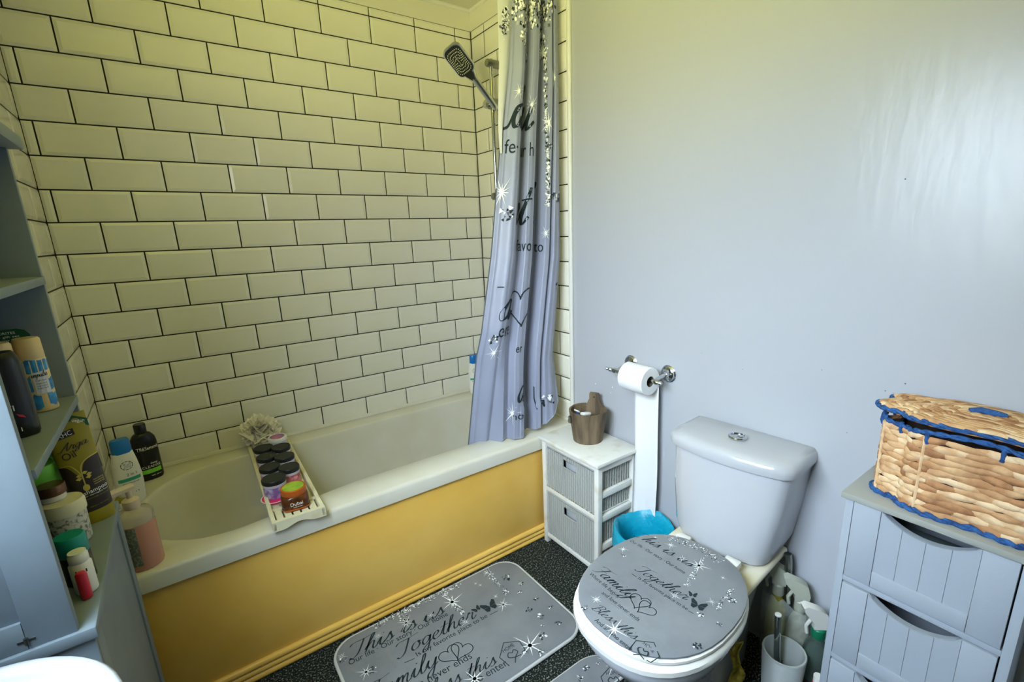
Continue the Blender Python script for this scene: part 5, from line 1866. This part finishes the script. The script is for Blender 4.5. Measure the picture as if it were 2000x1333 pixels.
pot('hair_mask_jar', 'white jar with bright lime green screw lid on the middle shelf', (-1.652, -.848, MID),
    [('jar_body', [(.038, .001), (.040, .006), (.040, .050), (.041, .052), (.041, .090), (.034, .094), (.034, .114), (0, .114)], 'white_plastic'),
     ('teal_base_band', [(.0405, .010), (.0408, .012), (.0408, .042), (.0405, .044)], 'teal_plastic'),
     ('lid', [(.0405, .106), (.041, .108), (.041, .130), (.043, .132), (.043, .154), (.041, .157), (.035, .157), (.034, .154), (0, .154)], 'lime')], None)
pot('bronze_lid_jar', 'small jar with a bronze metal lid stacked on the white tub on the shelf', tuple(Vector(at_top(118, 978, .0968, MID)) + Vector((-.012, .014, .098))),
    [('jar_body', [(.020, .0), (.021, .002), (.021, .014), (0, .014)], 'white_plastic'),
     ('lid', [(.023, .012), (.0235, .014), (.0235, .030), (.022, .032), (0, .032)], 'bronze_lid')], None)
pot('cream_tub', 'white tub with cream lid and speckled label on the middle shelf', at_top(118, 978, .0968, MID),
    [('tub_body', [(.030, .001), (.033, .005), (.034, .072), (0, .072)], 'pale_label'),
     ('lid', [(.036, .070), (.0365, .072), (.0365, .090), (.034, .0965), (0, .0968)], 'caddy_wood')], None, 'tub')
pot('teal_cap_bottle', 'dark bottle with a teal cap at the front of the middle shelf', at_top(133, 1046, .095, MID),
    [('bottle_body', [(.021, .001), (.023, .004), (.023, .060), (0, .060)], 'black_bottle'),
     ('cap', [(.022, .058), (.0235, .060), (.0225, .092), (.020, .095), (0, .095)], 'teal_plastic')], None, 'bottle')
wbt = pot('pill_bottle', 'small white bottle with ridged neck beside the red tube', at_top(149, 1078, .080, MID),
    [('bottle_body', [(.015, .001), (.016, .003), (.016, .056), (.012, .062), (0, .062)], 'white_plastic'),
     ('cap', [(.0125, .060), (.014, .062), (.014, .074), (.0125, .076), (.0125, .080), (0, .080)], 'white_plastic')], None, 'bottle')
P = Print(lambda u, v, lift: (.0163 * math.sin(u / .0163), -.0163 * math.cos(u / .0163), v))
P.put([(x, z) for x in (-.006, .002, .010) for z in (.044, .050)], [(0, 2, 3, 1), (2, 4, 5, 3)], 'print_dark')
P.build(wbt)
pot('red_tube', 'slim red plastic tube at the front edge of the middle shelf', at_top(156, 1118, .053, MID),
    [('tube_body', [(.007, .001), (.008, .004), (.008, .048), (.006, .052), (0, .053)], 'red_plastic')], None, 'tube')

yp = pot('yellow_pot', 'small pot with a yellow lid on the bath corner behind the tall cabinet', tuple(Vector(hit(238, 972, 2, RIM + .034)) - Vector((0, 0, .034))),
    [('pot_body', [(.016, .001), (.017, .003), (.017, .022), (0, .022)], 'white_plastic'),
     ('lid', [(.018, .021), (.0185, .023), (.0185, .032), (.017, .034), (0, .034)], 'olive')], None, 'pot')

# things on the second shelf
dk = thing('shower_gel', 'black shower gel bottle with red and green print on the second shelf', 'bottle', (-1.607, -1.048, S2), .45)
MB().loft([oval(.026, .018, .001), oval(.028, .020, .006), oval(.029, .021, .06), oval(.0285, .0205, .10), oval(.027, .019, .135), oval(.022, .016, .150), oval(.020, .014, .152)]).obj('bottle_body', 'black_bottle', dk, smooth=50)
P = Print(lambda u, v, lift: (u, -.0208 * (1 - min(.96, abs(u) / .0285) ** 2.4) ** (1 / 2.4) - .001, v))
P.line('X', (-.016, .080), (-.006, .080), 'print_white', height=.014)
P.line('TI', (-.014, .052), (-.002, .052), 'print_white', height=.014)
P.put([(-.002, .046), (.006, .042), (.009, .036), (.001, .040)], [(0, 1, 2, 3)], 'red_plastic')
P.put([(-.014, .044), (-.006, .044), (-.006, .030), (-.014, .032)], [(0, 1, 2, 3)], 'dark_green')
P.line('l', (-.002, .014), (.000, .014), 'print_white', height=.010)
P.build(dk, names={'print_white': 'printed_lettering', 'red_plastic': 'red_mark', 'dark_green': 'green_mark'})


def can(label, loc, rz):
    t = thing('body_spray_can', label, 'spray can', loc, rz, 'cream and blue body spray cans')
    MB().lathe([(.0205, .001), (.0215, .003), (.0215, .106), (.0205, .109), (0, .109)], 28).obj('can_body', 'cream_can', t, smooth=45)
    MB().lathe([(.0200, .108), (.0212, .110), (.0206, .146), (.018, .150), (0, .150)], 28).obj('cap', 'cream_can', t, smooth=45)
    P = Print(lambda u, v, lift: ((.0217 + lift * .2) * math.sin(u / .0217), -(.0217 + lift * .2) * math.cos(u / .0217), v))
    for u0, u1, v0, v1 in ((-.024, .024, .082, .106), (-.026, -.014, .045, .075), (.012, .026, .044, .066), (-.022, -.006, .008, .036), (.004, .024, .012, .036)):
        n_ = 5
        P.put([(u0 + (u1 - u0) * q / n_, v) for q in range(n_ + 1) for v in (v0 + random.uniform(-.003, .003), v1 + random.uniform(-.003, .003))],
              [(2 * q, 2 * q + 2, 2 * q + 3, 2 * q + 1) for q in range(n_)], 'sky_blue')
    P.put([(u, v) for u in (-.011, -.004, .004, .012) for v in (.038, .082)], [(2 * q, 2 * q + 2, 2 * q + 3, 2 * q + 1) for q in range(3)], 'jar_collar', lift=.002)
    P.line('impulse', (-.013, .072), (.012, .073), style='script', weight=.2, height=.0052, lift=.004)
    for z in (.064, .058, .053, .048):
        P.line('bright musk', (-.008, z), (.008, z), height=.004, lift=.004)
    P.build(t, names={'sky_blue': 'blue_petals', 'jar_collar': 'name_panel', 'print_dark': 'printed_lettering'})


can('cream and blue body spray can nearer the bath on the second shelf', (-1.598, -.880, S2), .45)
can('cream and blue body spray can beside the black shower gel bottle', (-1.632, -.918, S2), .9)
gb = thing('gift_box', 'green and orange cardboard gift pack behind the spray cans', 'box', (-1.675, -.822, S2), .12)
MB().box((-.085, -.014, .001), (.075, .014, .135), bev=.001).obj('carton', 'orange_card', gb)
MB().prism([(x, z) for x, z in ((-.085, .135), (.075, .135), (.075, .150), (.069, .160), (.058, .164), (-.068, .164), (-.080, .158), (-.085, .148))], -.0145, -.0125,
           T=Matrix(((1, 0, 0, 0), (0, 0, 1, 0), (0, 1, 0, 0), (0, 0, 0, 1)))).obj('header_card', 'dark_green', gb)
P = Print(lambda u, v, lift: (u, -.0148 - lift * .3, v))
P.line('FAVOURITES', (.012, .154), (.055, .154), 'print_white', height=.007)
P.line('fragrance gift set', (.000, .147), (.060, .147), 'print_white', height=.006)
P.line('body spray duo', (.016, .140), (.056, .140), 'print_white', height=.006)
P.build(gb, names={'print_white': 'printed_lettering'})
ub = pot('blue_bottle', 'blue bottle at the left edge on the top shelf of the tall cabinet', (-1.622, -.945, S1),
    [('bottle_body', [(.018, .001), (.019, .004), (.019, .056), (.010, .066), (0, .066)], 'sky_blue'),
     ('gold_label', [(.0193, .030), (.0194, .031), (.0194, .052), (.0193, .053)], 'gold'),
     ('cap', [(.0105, .064), (.011, .066), (.011, .082), (0, .083)], 'white_plastic')], None, 'bottle')

# ------------------------------------------------------------------ wash basin below the window
ba = thing('wash_basin', 'white ceramic wash basin with stepped rim in the near left corner', 'basin', (-1.66, -1.60, 0))


def bring(rx, ry, z, n=56):
    return [(max(-.196, x), y, z) for x, y, _ in sring(0, 0, rx, ry, 0, n, 2.3)]


ringsB = [bring(.07, .08, .62), bring(.12, .14, .66), bring(.165, .185, .73), bring(.183, .203, .775), bring(.188, .208, .790), bring(.188, .208, .796), bring(.184, .204, .800),
          bring(.174, .194, .8005), bring(.168, .188, .797), bring(.162, .182, .7965), bring(.150, .170, .800), bring(.140, .160, .797), bring(.125, .145, .775), bring(.09, .10, .70),
          bring(.03, .03, .68)]
MB().loft(ringsB).obj('bowl', 'ceramic', ba, smooth=60)
MB().loft([[(x - .06, y, z) for x, y, z in sring(0, 0, a, b, zz, 28)] for a, b, zz in ((.10, .085, .001), (.085, .07, .06), (.075, .06, .45), (.095, .085, .66))]).obj('pedestal', 'ceramic', ba, smooth=60)
tp = MB().tube([tuple(p) for p in crom([(-.165, 0, .795), (-.165, 0, .86), (-.13, 0, .89), (-.09, 0, .87)], 6)], .011, 12)
tp.lathe([(.02, .80), (.02, .806), (.012, .81), (0, .81)], 20, T=Matrix.Translation((-.165, 0, -.004)))
tp.obj('tap', 'chrome', ba)
